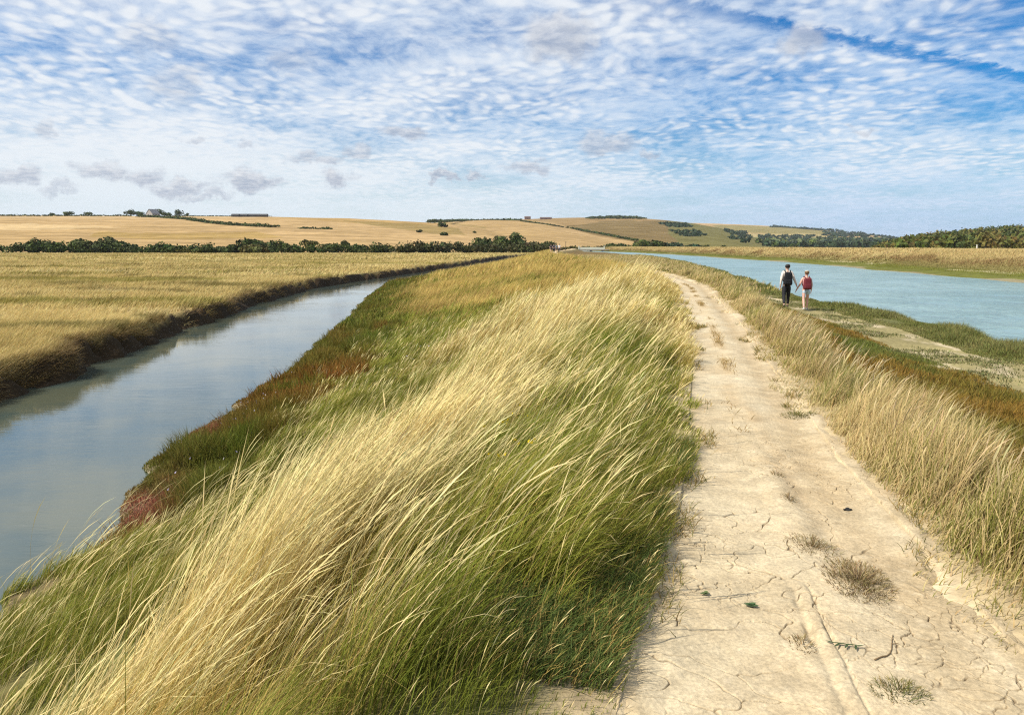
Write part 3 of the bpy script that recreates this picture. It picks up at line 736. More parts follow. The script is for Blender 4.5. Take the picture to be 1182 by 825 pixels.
def tuft(name, x, y, n, r, h, cols, label, stretch=1.0, rot=0.0, flat=0.9, w=0.004):
    acc = Acc()
    a = rng.uniform(0, 6.283, n); q = r * 1.25 * rng.random(n) ** 0.75; hq = 1.15 - 0.62 * q / r
    ox = q * np.cos(a); oy = q * np.sin(a) * stretch
    bx = ox * math.cos(rot) - oy * math.sin(rot); by = ox * math.sin(rot) + oy * math.cos(rot)
    hz = path_height(x + bx, y + by) - ptz(x, y) - 0.004
    ci = rng.integers(0, len(cols), n)
    C = jit(np.array(cols)[ci], n)
    blades(acc, np.stack([bx, by, hz], 1), h * hq * rng.uniform(0.5, 1.3, n), w * rng.uniform(0.6, 1.3, n), np.arctan2(by, bx) + rng.normal(0, 0.7, n), np.abs(rng.normal(0.4, 0.25, n)), rng.normal(flat, 0.35, n) + 0.5 + 0.4 * (1 - hq), C * 0.85, C, 4)
    o = link(name, acc.mesh(name), M_GRASS); o.location = (x, y, ptz(x, y))
    tag(o, label, 'grass tuft')
    return o

def leaf_shape(acc, cx, cy, cz, L, W, ang, col, curl=0.25, seg=6):
    t = np.linspace(0, 1, seg + 1)
    w = W * np.sin(np.pi * np.clip(t, 0.03, 0.97)) ** 0.8 * 0.5
    V = []; C = []
    for k in range(seg + 1):
        for s in (-1, 0, 1):
            lx = (t[k] - 0.5) * L; ly = s * w[k]; lz = curl * L * (abs(t[k] - 0.5) * 0.5) + (0.0 if s == 0 else 0.25 * w[k]) + 0.003
            V.append((cx + lx * math.cos(ang) - ly * math.sin(ang), cy + lx * math.sin(ang) + ly * math.cos(ang), cz + lz))
            C.append(np.array(col) * (1.15 if s == 0 else 1))
    Q = []
    for k in range(seg):
        for s in (0, 1):
            i = k * 3 + s; Q.append((i, i + 1, i + 4, i + 3))
    acc.add(V, Q, None, np.array(C))

def tube(acc, pts, rad, col, sides=6):
    pts = [Vector(p) for p in pts]; n = len(pts)
    V = []; Q = []
    for i, p in enumerate(pts):
        d = (pts[min(i + 1, n - 1)] - pts[max(i - 1, 0)]).normalized()
        u = d.cross(Vector((0, 0, 1)));  u = u.normalized() if u.length > 1e-3 else Vector((1, 0, 0))
        v = d.cross(u)
        r = rad[i] if hasattr(rad, '__len__') else rad
        for k in range(sides):
            a = 2 * math.pi * k / sides
            V.append(p + r * (math.cos(a) * u + math.sin(a) * v))
    for i in range(n - 1):
        for k in range(sides):
            a = i * sides + k; b = i * sides + (k + 1) % sides
            Q.append((a, b, b + sides, a + sides))
    V.append(pts[0]); V.append(pts[-1]); T = []
    for k in range(sides):
        T.append((k, n * sides, (k + 1) % sides)); T.append(((n - 1) * sides + k, (n - 1) * sides + (k + 1) % sides, n * sides + 1))
    acc.add([tuple(v) for v in V], Q, T, np.tile(np.array(col, float), (len(V), 1)))

def track_things():
    dryc = [(0.30, 0.215, 0.10), (0.42, 0.32, 0.17), (0.20, 0.14, 0.07), (0.24, 0.20, 0.08)]
    grn = [(0.17, 0.16, 0.05), (0.30, 0.24, 0.10), (0.11, 0.13, 0.035)]
    tuft('dry_grass_tuft', 1.66, 3.52, 1150, 0.125, 0.085, dryc, 'largest dry brown grass tuft in the middle of the cracked path', 1.7, -0.25, 1.25, 0.0036)
    tuft('dry_grass_tuft', 1.60, 3.93, 460, 0.11, 0.065, dryc, 'flattened thin brown grass patch just beyond the largest path tuft', 1.3, 0.2, 1.2, 0.003)
    tuft('dry_grass_tuft', 1.75, 4.72, 70, 0.035, 0.06, dryc, 'tiny dark dry sprig in the groove further up the path', 2.0)
    tuft('dry_grass_tuft', 1.86, 5.25, 60, 0.035, 0.05, dryc, 'smallest dry sprig farthest up the groove of the path', 2.0)
    tuft('grass_tuft', 1.39, 2.58, 260, 0.085, 0.065, grn, 'round olive grass tuft beside the clay ridge at the bottom of the photo', 0.8, 0, 1.1, 0.003)
    tuft('grass_tuft', 2.72, 7.2, 420, 0.13, 0.075, grn, 'low olive grass tuft by the path edge before the big brown tussock', 1.2, 0, 1.1, 0.004)
    tuft('dry_grass_tuft', 1.17, 2.92, 90, 0.045, 0.045, dryc, 'brown thatch scrap at the head of the narrow clay groove', 1.6)
    for x, y, L, W, a, c, lab in ((1.07, 3.27, 0.062, 0.034, -0.35, (0.06, 0.10, 0.04), 'dark green oval leaf lying flat on the cracked pale clay'),
                                  (0.89, 3.38, 0.046, 0.026, 0.2, (0.10, 0.13, 0.05), 'dusty pale green curled leaf lying nearer the grass edge')):
        acc = Acc(); leaf_shape(acc, 0, 0, 0, L, W, a, c)
        leaf_shape(acc, 0.006, 0.008, 0.004, L * 0.7, W * 0.6, a + 0.6, np.array(c) * 1.2)
        o = link('leaf', acc.mesh('leaf'), M_LEAF); o.location = (x, y, ptz(x, y) + 0.003); tag(o, lab, 'leaf')
    acc = Acc()
    for k in range(7):
        leaf_shape(acc, -0.045 + 0.016 * k, 0.008 * (-1) ** k - 0.005 * k, 0.002, 0.045, 0.010, -0.5 + 1.1 * (k % 2) + 0.1 * k, (0.05, 0.075, 0.03), 0.15, 4)
    o = link('leaf_sprig', acc.mesh('leaf_sprig'), M_LEAF); o.location = (1.325, 2.90, ptz(1.325, 2.9) + 0.004); tag(o, 'dark green feathery sprig lying beside the curved twig', 'sprig')
    acc = Acc()
    pts = []
    for k in range(9):
        t = k / 8; px = 1.40 + 0.17 * t; py = 2.79 + 0.20 * t ** 1.7 + 0.008 * math.sin(9 * t)
        pts.append((px, py, ptz(px, py) + 0.004))
    tube(acc, pts, [0.0032 - 0.0018 * k / 8 for k in range(9)], (0.22, 0.15, 0.08))
    tube(acc, [pts[6], (pts[6][0] + 0.03, pts[6][1] + 0.002, pts[6][2] + 0.003)], [0.0016, 0.001], (0.22, 0.15, 0.08))
    o = link('twig', acc.mesh('twig'), M_LEAF); tag(o, 'thin brown curved twig lying on the cracked clay', 'twig')
    bm = bmesh.new(); bmesh.ops.create_icosphere(bm, subdivisions=3, radius=1.0)
    for v in bm.verts:
        k = 1 + 0.25 * float(fbm(np.array([v.co.x * 1.5 + 3]), np.array([v.co.y * 1.5 + v.co.z]), 201, 2)[0])
        v.co = Vector((v.co.x * 0.026 * k, v.co.y * 0.014 * k, v.co.z * 0.010 * k))
    me = bpy.data.meshes.new('pebble'); bm.to_mesh(me); bm.free()
    o = link('pebble', me, plain_mat('dark_stone', (0.02, 0.02, 0.018), 0.7, 0.3, 60)); o.location = (2.06, 4.57, ptz(2.06, 4.57) + 0.006); tag(o, 'small near black pebble alone on the bare path', 'pebble')

# ------------------------------------------------------------------ trees, bushes, hedges
def crown(acc, seed, cx, cy, cz, rx, ry, rz, n, size, col, flat=0.0):
    """leaf clumps spread through a lumpy volume"""
    r = np.random.default_rng(seed)
    k = r.integers(7, 11)
    lob = r.normal(0, 1, (k, 3)); lob /= np.linalg.norm(lob, axis=1)[:, None]; lob *= r.uniform(0.25, 0.75, (k, 1)); lob[:, 2] = np.abs(lob[:, 2]) * 0.9 - 0.25
    lr = r.uniform(0.32, 0.55, k)
    i = r.integers(0, k, n)
    d = r.normal(0, 1, (n, 3)); d /= np.linalg.norm(d, axis=1)[:, None]
    p = lob[i] + d * (lr[i] * (0.55 + 0.45 * r.random(n) ** 0.5))[:, None]
    p[:, 2] = np.maximum(p[:, 2], -0.8 + 0.2 * r.random(n))
    nrm = d + r.normal(0, 0.5, (n, 3)); nrm /= np.linalg.norm(nrm, axis=1)[:, None]
    a = np.cross(nrm, r.normal(0, 1, (n, 3))); a /= np.linalg.norm(a, axis=1)[:, None] + 1e-9
    b = np.cross(nrm, a)
    c = p * np.array([rx, ry, rz]) + np.array([cx, cy, cz])
    s = size * r.uniform(0.6, 1.5, (n, 1))
    V = np.stack([c - a * s, c + b * s * 0.8, c + a * s, c - b * s * 0.7], 1)
    lobc = np.array(col) * r.uniform(0.75, 1.3, (k, 1)) * (1 + r.normal(0, 0.08, (k, 3)))
    C = lobc[i] * r.uniform(0.75, 1.3, (n, 1))
    q = np.arange(n * 4).reshape(n, 4)
    acc.add(V.reshape(-1, 3), q, None, np.repeat(C, 4, 0))

def trunk(acc, h, r0, seed, limbs=4):
    r = np.random.default_rng(seed)
    tube(acc, [(0, 0, -0.3), (0.03 * h, 0, 0.3 * h), (0.01 * h, 0.02 * h, 0.62 * h), (0.0, 0.04 * h, 0.85 * h)], [r0, r0 * 0.8, r0 * 0.5, r0 * 0.2], (0.1, 0.08, 0.06), 7)
    for k in range(limbs):
        a = r.uniform(0, 6.28); z0 = r.uniform(0.25, 0.55) * h
        q = 0.32 * h
        tube(acc, [(0.02 * h, 0.01 * h, z0), (math.cos(a) * q * 0.5, math.sin(a) * q * 0.5, z0 + 0.15 * h), (math.cos(a) * q, math.sin(a) * q, z0 + 0.24 * h)], [r0 * 0.45, r0 * 0.3, r0 * 0.12], (0.1, 0.08, 0.06), 5)

DARK = (0.052, 0.07, 0.016); MIDG = (0.07, 0.092, 0.02); OLV = (0.10, 0.095, 0.025); BLUISH = (0.035, 0.058, 0.028)

def base_z(x, y):
    return max(float(ground(np.array([x]), np.array([y]))[0]), float(hills_z(np.array([x / y]), np.array([y]))[0]))

def tree(kind, px, top, wpx, D, col, label, cat, seed, group=None, n=900, clear=0.0, z=None):
    b, s = bearing(px, top)
    x = b * D; y = D; z0 = base_z(x, y) if z is None else z
    H = max(EYE + s * D - z0, 1.2); Rr = wpx / FPX * D * 0.5
    t = empty(kind, (x, y, z0 - 0.1))
    a = Acc(); lo = clear * H
    crown(a, seed, 0, 0, lo + (H - lo) * 0.42, Rr * 1.3, Rr * 1.1, (H - lo) * 0.70, n, 0.16 * min(Rr, H) ** 0.8 + 0.05, col)
    link('crown', a.mesh('crown'), M_LEAF, t)
    a = Acc(); trunk(a, H * 0.9, 0.05 * H, seed); link('trunk', a.mesh('trunk'), M_BARK, t)
    tag(t, label, cat, group)
    return t

def hedge(name, pts, h, wid, col, label, seed, step=None, cat='hedge', lumps=26, size=None, kind=None):
    """an overgrown line of shrubs following world points"""
    acc = Acc(); r = np.random.default_rng(seed); n = 0
    step = step or wid * 0.5
    P = [Vector(p) for p in pts]; o = P[0].copy()
    for a, b in zip(P[:-1], P[1:]):
        m = max(1, int((b - a).length / step))
        for k in range(m):
            p = a.lerp(b, (k + r.random()) / m) - o
            hh = h * r.uniform(0.5, 1.2); ww = wid * r.uniform(0.7, 1.3)
            crown(acc, seed * 977 + n, p.x, p.y, p.z + hh * 0.42, ww * 0.75, ww * 0.75, hh * 0.62, lumps, size or 0.24 * hh, np.array(col) * r.uniform(0.75, 1.3)); n += 1
    ob = link(name, acc.mesh(name), M_LEAF); ob.location = o
    tag(ob, label, cat, kind=kind)
    return ob

def at(px, D, dz=0.0):
    b, _ = bearing(px, 284); x = b * D
    return (x, D, base_z(x, D) + dz)

def far_line(ptsp): return [on_land(px, py) for px, py in ptsp]

def planting():
    # marsh-edge thicket stretches (each a continuous overgrown hedge)
    hedge('hedge', [at(-40, 300), at(60, 296), at(150, 293), at(250, 290)], 5.0, 6.0, DARK, 'long dark overgrown hedge at the far edge of the golden meadow', 1, lumps=190, size=0.42)
    hedge('hedge', [at(318, 292), at(380, 292), at(440, 296)], 4.4, 5.0, DARK, 'low dark hedge below the pale bare slope past the domed thicket', 2, lumps=170, size=0.4)
    hedge('hedge', [at(436, 300), at(520, 305), at(600, 318), at(640, 330)], 5.6, 6.0, (0.06, 0.062, 0.02), 'brownish green hedge running to the group of far walkers', 3, lumps=190, size=0.42)
    T = [
        (42, 271.5, 24, 299, DARK, 'round dark bush standing highest at the west end of the long hedge'),
        (62, 275.5, 20, 296, MIDG, 'small mid green bush just past the first round bush in the long hedge'),
        (92, 273.0, 30, 297, DARK, 'broad rounded dark bush between two domes of the long hedge'),
        (124, 271.8, 40, 296, (0.05, 0.055, 0.016), 'largest flat topped dome of brownish green foliage in the long hedge'),
        (150, 279.0, 22, 294, DARK, 'low bush filling the gap after the largest dome of the hedge'),
        (180, 276.5, 16, 293, DARK, 'upright dark bush with ragged top near the end of the long hedge'),
        (196, 280.0, 22, 293, MIDG, 'low spreading bush after the ragged upright one in the hedge'),
        (226, 284.0, 34, 292, OLV, 'lowest olive bush trailing off at the end of the long hedge'),
        (262, 280.5, 26, 296, DARK, 'low front shoulder of the big domed thicket beyond the meadow'),
        (284, 274.5, 34, 299, DARK, 'middle of the big domed thicket, sloping up to its crest'),
        (298, 271.6, 26, 302, DARK, 'crest of the big domed thicket beyond the meadow'),
        (293, 280.5, 26, 292, OLV, 'olive bush in front of the big domed thicket'),
        (314, 274.8, 13, 300, DARK, 'narrow bush at the back end of the big domed thicket'),
        (326, 274.0, 14, 330, MIDG, 'bushy tree with a spiky top behind the pale bare slope'),
        (342, 278.0, 13, 318, DARK, 'small dark tree just above the low hedge on the pale slope'),
        (384, 280.0, 20, 330, DARK, 'flat dark bush beside the lone round tree on the slope'),
        (415, 278.0, 16, 310, DARK, 'pointed dome shaped dark tree standing clear after the round tree'),
        (443, 280.0, 26, 306, OLV, 'broad olive bush at the start of the brownish hedge'),
        (472, 279.5, 16, 310, OLV, 'medium olive bush next to the broad one in the brownish hedge'),
        (494, 279.5, 22, 308, DARK, 'dark bush in the middle of the brownish hedge'),
        (511, 276.0, 15, 312, DARK, 'taller dark bush with a knobbed top in the brownish hedge'),
        (537, 281.0, 18, 316, MIDG, 'small bush just before the big dark tree group'),
        (558, 268.5, 26, 330, DARK, 'first tall dark tree of the big tree group on the hill foot'),
        (577, 267.0, 20, 350, MIDG, 'tree at the back of the big dark tree group'),
        (594, 265.5, 28, 350, DARK, 'tallest dark tree of the big group on the hill foot'),
        (582, 275.0, 22, 326, MIDG, 'rounded mid green tree in front of the tallest pair'),
        (612, 276.0, 22, 345, (0.07, 0.062, 0.025), 'brownish tree after the tallest tree of the big group'),
        (630, 273.5, 18, 350, DARK, 'last dark round tree of the big group, above the far walkers'),
    ]
    for i, (px, top, w, D, c, lab) in enumerate(T):
        tree('hedge_tree' if top < 280 else 'bush', px, top, w, D, c, lab, 'tree' if top < 280 else 'bush', 300 + i)
    tree('windswept_tree', 357, 274.8, 17, 330, OLV, 'thin windswept tree with sky showing under its leaning olive crown', 'tree', 350, None, 420, 0.5)
    tree('round_tree', 398, 276.0, 11, 330, DARK, 'lone round headed tree on a bare trunk above the low hedge', 'tree', 351, None, 600, 0.4)
    # river-side trees past the bridge
    hedge('hedge', [at(640, 470), at(700, 480), at(720, 470)], 3.0, 4.0, OLV, 'low scrubby hedge on the bank behind the pale bridge', 4, lumps=50, size=0.5)
    hedge('hedge', [at(712, 520), at(770, 520), at(840, 540)], 4.0, 6, DARK, 'dark hedge beyond the river past the bridge', 5, lumps=60, size=0.6)
    for i, (px, top, w, c, lab) in enumerate((
        (714, 278.5, 26, DARK, 'dome shaped dark tree nearest the pale bridge'), (738, 276.5, 22, MIDG, 'green tree between the dome by the bridge and the tallest riverside tree'),
        (756, 274.5, 26, DARK, 'tallest of the dark trees beyond the river'), (775, 277.0, 24, BLUISH, 'bluish dark tree next to the tallest riverside tree'),
        (800, 279.0, 24, BLUISH, 'low rounded tree where the riverside trees tail off'))):
        tree('riverside_tree', px, top, w, 500 + 8 * i, c, lab, 'tree', 360 + i, None, 700)
    # hedges and clumps out on the downs
    hl = lambda pts, h, w, lab, s, **k: hedge('field_hedge', far_line(pts), h, w, k.pop('col', DARK), lab, s, **k)
    hl([(160, 250.6), (190, 251.8), (215, 253.8), (240, 257.5), (262, 259.8), (300, 262), (322, 262.8)], 3.2, 5, 'thick dark hedge slanting down the golden hill from the barn', 11, lumps=40, size=0.7)
    hl([(-40, 249.6), (40, 249.6), (150, 249.7)], 2.4, 5, 'thin dark hedge along the skyline of the golden hill', 12, lumps=24, size=0.7)
    hl([(195, 249.7), (240, 249.9), (312, 250.2)], 1.6, 5, 'low skyline hedge linking the barn trees and the far sheds', 13, lumps=18, size=0.6)
    hl([(345, 264.2), (382, 264.8)], 2.0, 4, 'short dark hedge fragment alone in the golden field', 14, lumps=26, size=0.6)
    hl([(496, 256.6), (540, 254.8), (580, 254.4), (602, 255)], 4.5, 8, 'dark hedge along the skyline of the middle hill', 15, lumps=26, size=1.1)
    hl([(602, 255.5), (640, 261), (662, 264.5), (690, 269.5), (735, 278.2)], 2.6, 6, 'thin hedge dividing the pale field from the brown hill', 16, lumps=20, size=0.9)
    for i, (px, py, w, lab) in enumerate(((485, 268.5, 7, 'small bush in the olive hollow of the golden hill'), (510, 262.0, 11, 'flat bush above the olive hollow near the hedge'), (513, 272, 9, 'flat low bush lower in the olive hollow'), (547, 269.0, 5, 'single round bush in the pale field by the big trees'), (378, 264.4, 6, 'round bush ending the short hedge fragment'), (338, 248, 0, ''))):
        if not lab: continue
        x, y, z = on_land(px, py)
        t = empty('field_bush', (x, y, z - 0.3)); a = Acc(); rr = w / FPX * y * 0.55
        crown(a, 400 + i, 0, 0, rr * 0.5, rr, rr, rr * 0.75, 160, rr * 0.22, DARK); link('crown', a.mesh('crown'), M_LEAF, t)
        a = Acc(); trunk(a, rr, rr * 0.1, 400 + i, 2); link('trunk', a.mesh('trunk'), M_BARK, t); tag(t, lab, 'bush')
    for i, (px, top, w, lab) in enumerate(((10, 247, 6, 'tiny bush at the west end of the skyline hedge'), (59, 244.3, 7, 'small round tree on the western skyline hedge'), (77, 243, 14, 'widest rounded tree on the western skyline hedge'), (102, 244.2, 9, 'last small tree on the western skyline before the barn'),
                                            (150, 240.8, 12, 'first wind shaped tree of the skyline clump beside the barn'), (162, 243, 12, 'low middle tree of the skyline clump beside the barn'), (182, 239.0, 13, 'tall dark tree right behind the grey gabled barn'), (192, 243.5, 10, 'lower tree just past the gabled barn'),
                                            (206, 239.0, 10, 'lone upright tree on the skyline past the barn'), (216, 245, 5, 'tiny bush just past the lone upright skyline tree'))):
        tree('skyline_tree', px, top, w, 985, DARK, lab, 'tree', 420 + i, None, 420, 0.05)
    # woods: masses nobody could count
    acc = Acc(); r = np.random.default_rng(77)
    for k in range(1150):                                            # wooded hill across the river
        px = r.uniform(1012, 1290); D = r.uniform(360, 930)
        b, _ = bearing(px, 280); x = b * D; z = float(hills_z(np.array([b]), np.array([D]))[0])
        edge = np.interp(px, [1012, 1060], [0.35, 1.0])
        h = r.uniform(6, 11) * edge; w = r.uniform(3.5, 6) * (0.5 + 0.5 * edge)
        col = [(0.085, 0.105, 0.02), (0.12, 0.12, 0.026), (0.065, 0.085, 0.02), (0.135, 0.11, 0.028)][r.integers(0, 4)]
        crown(acc, 5000 + k, x, D, max(z, -1.3) + h * 0.45, w, w, h * 0.62, 70, 0.9, col)
    o = link('woodland', acc.mesh('woodland'), M_LEAF); tag(o, 'dense olive green wood covering the hill across the river', 'woodland', kind='stuff')
    acc = Acc()
    for k in range(900):                                             # valley woods below the far downs
        px = r.uniform(812, 1075); D = r.uniform(1000, 2400) if px > 850 else r.uniform(1000, 1500)
        b, _ = bearing(px, 280); x = b * D; z = float(hills_z(np.array([b]), np.array([D]))[0])
        up = np.interp(px, [812, 850, 900, 960, 1000, 1040, 1075], [279, 275, 274, 271, 270, 274, 280])
        zt = EYE + bearing(px, up + r.uniform(0, 6))[1] * D
        h = r.uniform(8, 13); w = r.uniform(6, 11)
        z = max(z, -1.3)
        if z + h > zt + 4: continue
        crown(acc, 9000 + k, x, D, z + h * 0.45, w, w, h * 0.62, 36, 2.2, BLUISH if r.random() < 0.7 else MIDG)
    for poly, m in (([(760, 258), (790, 259), (800, 262), (775, 263)], 60), ([(770, 266), (800, 266), (815, 272), (790, 274)], 60), ([(835, 265), (860, 268), (868, 275), (845, 277)], 70), ([(872, 272), (940, 272), (940, 276), (880, 277)], 80), ([(950, 268), (1035, 272), (1035, 276), (950, 273)], 110)):
        for k in range(m):
            u_, v_ = r.random(2); pa, pb, pc, pd = (np.array(p, float) for p in poly)
            p = (pa * (1 - u_) + pb * u_) * (1 - v_) + (pd * (1 - u_) + pc * u_) * v_
            x, y, z = on_land(p[0], p[1]); w = y / FPX * r.uniform(2.0, 4.0)
            crown(acc, 12000 + k, x, y, z + w * 0.3, w, w, w * 0.55, 40, w * 0.25, BLUISH)
    o = link('valley_woods', acc.mesh('valley_woods'), M_LEAF); tag(o, 'bluish dark woods and scrub filling the valley below the far downs', 'woodland', kind='stuff')
    acc = Acc()
    for k in range(150):
        px = r.uniform(676, 744); x, y, z = on_land(px, 251.5 + r.uniform(0, 1.4)); h = np.interp(px, [676, 690, 712, 735, 744], [2, 6, 9, 6, 2]) * r.uniform(0.7, 1.2); w = r.uniform(4, 8)
        crown(acc, 15000 + k, x, y, z + h * 0.4, w, w, h * 0.6, 40, 1.5, DARK)
    o = link('hilltop_wood', acc.mesh('hilltop_wood'), M_LEAF); tag(o, 'small dark wood capping the middle of the brown hill', 'wood', kind='stuff')
    hl([(890, 262.4), (960, 266.8), (1000, 271)], 12, 18, 'dark tree belt on the skyline of the farthest downs', 17, lumps=22, size=3.0, col=BLUISH)

# ------------------------------------------------------------------ buildings, bridge, post
def box(bm, x0, x1, y0, y1, z0, z1):
    v = [bm.verts.new(p) for p in ((x0, y0, z0), (x1, y0, z0), (x1, y1, z0), (x0, y1, z0), (x0, y0, z1), (x1, y0, z1), (x1, y1, z1), (x0, y1, z1))]
    for f in ((3, 2, 1, 0), (4, 5, 6, 7), (0, 1, 5, 4), (1, 2, 6, 5), (2, 3, 7, 6), (3, 0, 4, 7)): bm.faces.new([v[i] for i in f])

def bmo(name, bm, mat, parent=None, bevel=0.0):
    if bevel: bmesh.ops.bevel(bm, geom=bm.edges[:], offset=bevel, segments=2, affect='EDGES')
    bmesh.ops.recalc_face_normals(bm, faces=bm.faces)
    me = bpy.data.meshes.new(name); bm.to_mesh(me); bm.free()
    return link(name, me, mat, parent)

def barn(name, loc, L, W, H, rise, walls, roofm, label, rz=0.0, hip=False, door=True):
    t = empty(name, loc, rz)
    bm = bmesh.new(); box(bm, -L / 2, L / 2, -W / 2, W / 2, -1, H)
    if True:                                                         # gable ends
        for s in (-1, 1):
            a = bm.verts.new((s * L / 2, -W / 2, H)); b = bm.verts.new((s * L / 2, W / 2, H)); c = bm.verts.new((s * L / 2, 0, H + rise * 0.97)); bm.faces.new((a, b, c))
    bmo('wall', bm, walls, t)
    bm = bmesh.new(); o = 0.35
    for s in (-1, 1):
        pts = [(-L / 2 - o, s * (W / 2 + o), H - o * rise / (W / 2)), (L / 2 + o, s * (W / 2 + o), H - o * rise / (W / 2)), (L / 2 + o, 0, H + rise), (-L / 2 - o, 0, H + rise)]
        lo = [bm.verts.new(p) for p in pts]; up = [bm.verts.new((p[0], p[1], p[2] + 0.25)) for p in pts]
        bm.faces.new(lo); bm.faces.new(up)
        for k in range(4): bm.faces.new((lo[k], lo[(k + 1) % 4], up[(k + 1) % 4], up[k]))
    bmo('roof', bm, roofm, t)
    if door:
        bm = bmesh.new(); box(bm, -1.1, 1.1, -W / 2 - 0.06, -W / 2 - 0.01, 0, 2.3); bmo('door', bm, plain_mat('barn_door', (0.07, 0.05, 0.04)), t)
        for s in (-1, 1):
            bm = bmesh.new(); box(bm, s * L * 0.32 - 0.6, s * L * 0.32 + 0.6, -W / 2 - 0.06, -W / 2 - 0.01, 1.2, 2.2); bmo('window', bm, plain_mat('dark_glass', (0.03, 0.04, 0.05), 0.2), t)
    tag(t, label, 'building')

def far_buildings():
    grey = plain_mat('flint_wall', (0.36, 0.34, 0.32), 0.9); slate = plain_mat('slate_roof', (0.22, 0.22, 0.23), 0.8); dk = plain_mat('dark_shed', (0.07, 0.07, 0.07), 0.8); brick = plain_mat('brick_wall', (0.20, 0.12, 0.09), 0.9); tile = plain_mat('tile_roof', (0.13, 0.09, 0.08), 0.9)
    x, y, z = on_land(178.5, 249.9)
    barn('barn', (x, y - 4, z), 12, 9, 3.0, 5.0, grey, slate, 'pale grey gabled barn among trees on the skyline of the golden hill', R(72))
    for px, L, lab in ((272, 8, 'smallest low dark shed of the far sheds on the golden skyline'), (281, 10, 'middle low dark shed of the far sheds on the golden skyline'), (298, 22, 'long low dark shed at the end of the golden skyline')):
        x, y, z = on_land(px, 250.4); barn('shed', (x, y, z), L, 7, 1.9, 1.4, dk, dk, lab, R(4), door=False)
    for px, L, h, lab in ((609, 14, 4, 'farmhouse with a pitched roof on the far middle skyline'), (630, 26, 2.8, 'long low farm building beside the farmhouse on the far skyline')):
        x, y, z = on_land(px, 253.3); barn('farmhouse' if h > 3 else 'farm_building', (x, y, z), L, 9, h, 3.2 if h > 3 else 2, brick, tile, lab, R(5))
    # bridge over the river
    y = 428.0; x0 = 37.0; x1 = 50.2
    t = empty('bridge', (0.5 * (x0 + x1), y, -1.4))
    conc = plain_mat('pale_concrete', (0.62, 0.58, 0.45), 0.8, 0.08, 3); dkc = plain_mat('weathered_concrete', (0.30, 0.25, 0.2), 0.9, 0.2, 2)
    h = 0.5 * (x1 - x0)
    bm = bmesh.new(); box(bm, -h, h, -0.15, 0.15, 1.15, 2.3); bmo('parapet', bm, conc, t, 0.03)
    bm = bmesh.new(); box(bm, -h, h, 5.4, 5.7, 1.15, 2.3); bmo('parapet', bm, conc, t, 0.03)
    bm = bmesh.new(); box(bm, -h - 3, h + 3, -0.25, 5.8, 0.55, 1.146); bmo('deck', bm, dkc, t, 0.03)
    for xx in (-h + 0.5, 0.0, h - 0.1):
        bm = bmesh.new(); box(bm, xx - 0.45, xx + 0.45, 0.0, 5.5, -1.6, 0.546); bmo('pier', bm, dkc, t, 0.03)
    for xx in (-h - 0.35, h + 0.35):
        bm = bmesh.new(); box(bm, xx - 0.32, xx + 0.32, -0.3, 0.3, 1.15, 3.0); box(bm, xx - 0.4, xx + 0.4, -0.38, 0.38, 3.003, 3.15); bmo('end_post', bm, conc, t)
    tag(t, 'low pale concrete bridge crossing the river in the distance', 'bridge')
    # white marker on the far bank
    b, _ = bearing(1128, 284); D = 95.0; x = b * D; z = base_z(x, D)
    b, _ = bearing(1128, 281); D = 330.0; x = b * D; z = base_z(x, D)
    t = empty('white_post', (x, D, z)); wm = plain_mat('white_paint', (0.72, 0.72, 0.68), 0.6, 0.05)
    bm = bmesh.new(); box(bm, -0.18, 0.18, -0.18, 0.18, -0.2, 2.6); bmo('shaft', bm, wm, t, 0.04)
    bm = bmesh.new(); box(bm, -0.26, 0.26, -0.26, 0.26, 2.603, 2.8); bmo('cap', bm, wm, t, 0.03)
    tag(t, 'white marker post at the foot of the wooded hill', 'post')
    tpx = ((653, 'thin pole standing in the scrub just past the far walkers'),)
    for px, lab in tpx:
        x, y, z = at(px, 380); t = empty('pole', (x, y, z)); bm = bmesh.new(); bmesh.ops.create_cone(bm, segments=10, radius1=0.14, radius2=0.1, depth=5.2, cap_ends=True, matrix=Matrix.Translation((0, 0, 2.4)))
        bmo('shaft', bm, M_BARK, t); bm = bmesh.new(); box(bm, -0.5, 0.5, -0.06, 0.06, 4.5, 4.62); bmo('crossbar', bm, M_BARK, t); tag(t, lab, 'pole')

# ------------------------------------------------------------------ people
def skin(name, verts, edges, rad, mat, parent=None, sub=2, root=0):
    me = bpy.data.meshes.new(name); me.from_pydata(verts, edges, [])
    ob = bpy.data.objects.new(name, me); COL.objects.link(ob)
    ob.modifiers.new('s', 'SKIN').use_smooth_shade = True
    if not me.skin_vertices:
        bpy.context.view_layer.objects.active = ob
    sv = me.skin_vertices[0].data
    for i, r_ in enumerate(rad):
        sv[i].radius = r_ if hasattr(r_, '__len__') else (r_, r_); sv[i].use_root = (i == root)
    m = ob.modifiers.new('u', 'SUBSURF'); m.levels = sub; m.render_levels = sub
    dg = bpy.context.evaluated_depsgraph_get()
    me2 = bpy.data.meshes.new_from_object(ob.evaluated_get(dg)); me2.name = name
    bpy.data.objects.remove(ob); bpy.data.meshes.remove(me)
    for p in me2.polygons: p.use_smooth = True
    me2.materials.clear()
    return link(name, me2, mat, parent)

MATS = {}
def flat(col, rough=0.8):
    k = tuple(col)
    if k not in MATS: MATS[k] = plain_mat('cloth_' + str(len(MATS)), col, rough, 0.12, 30)
    return MATS[k]

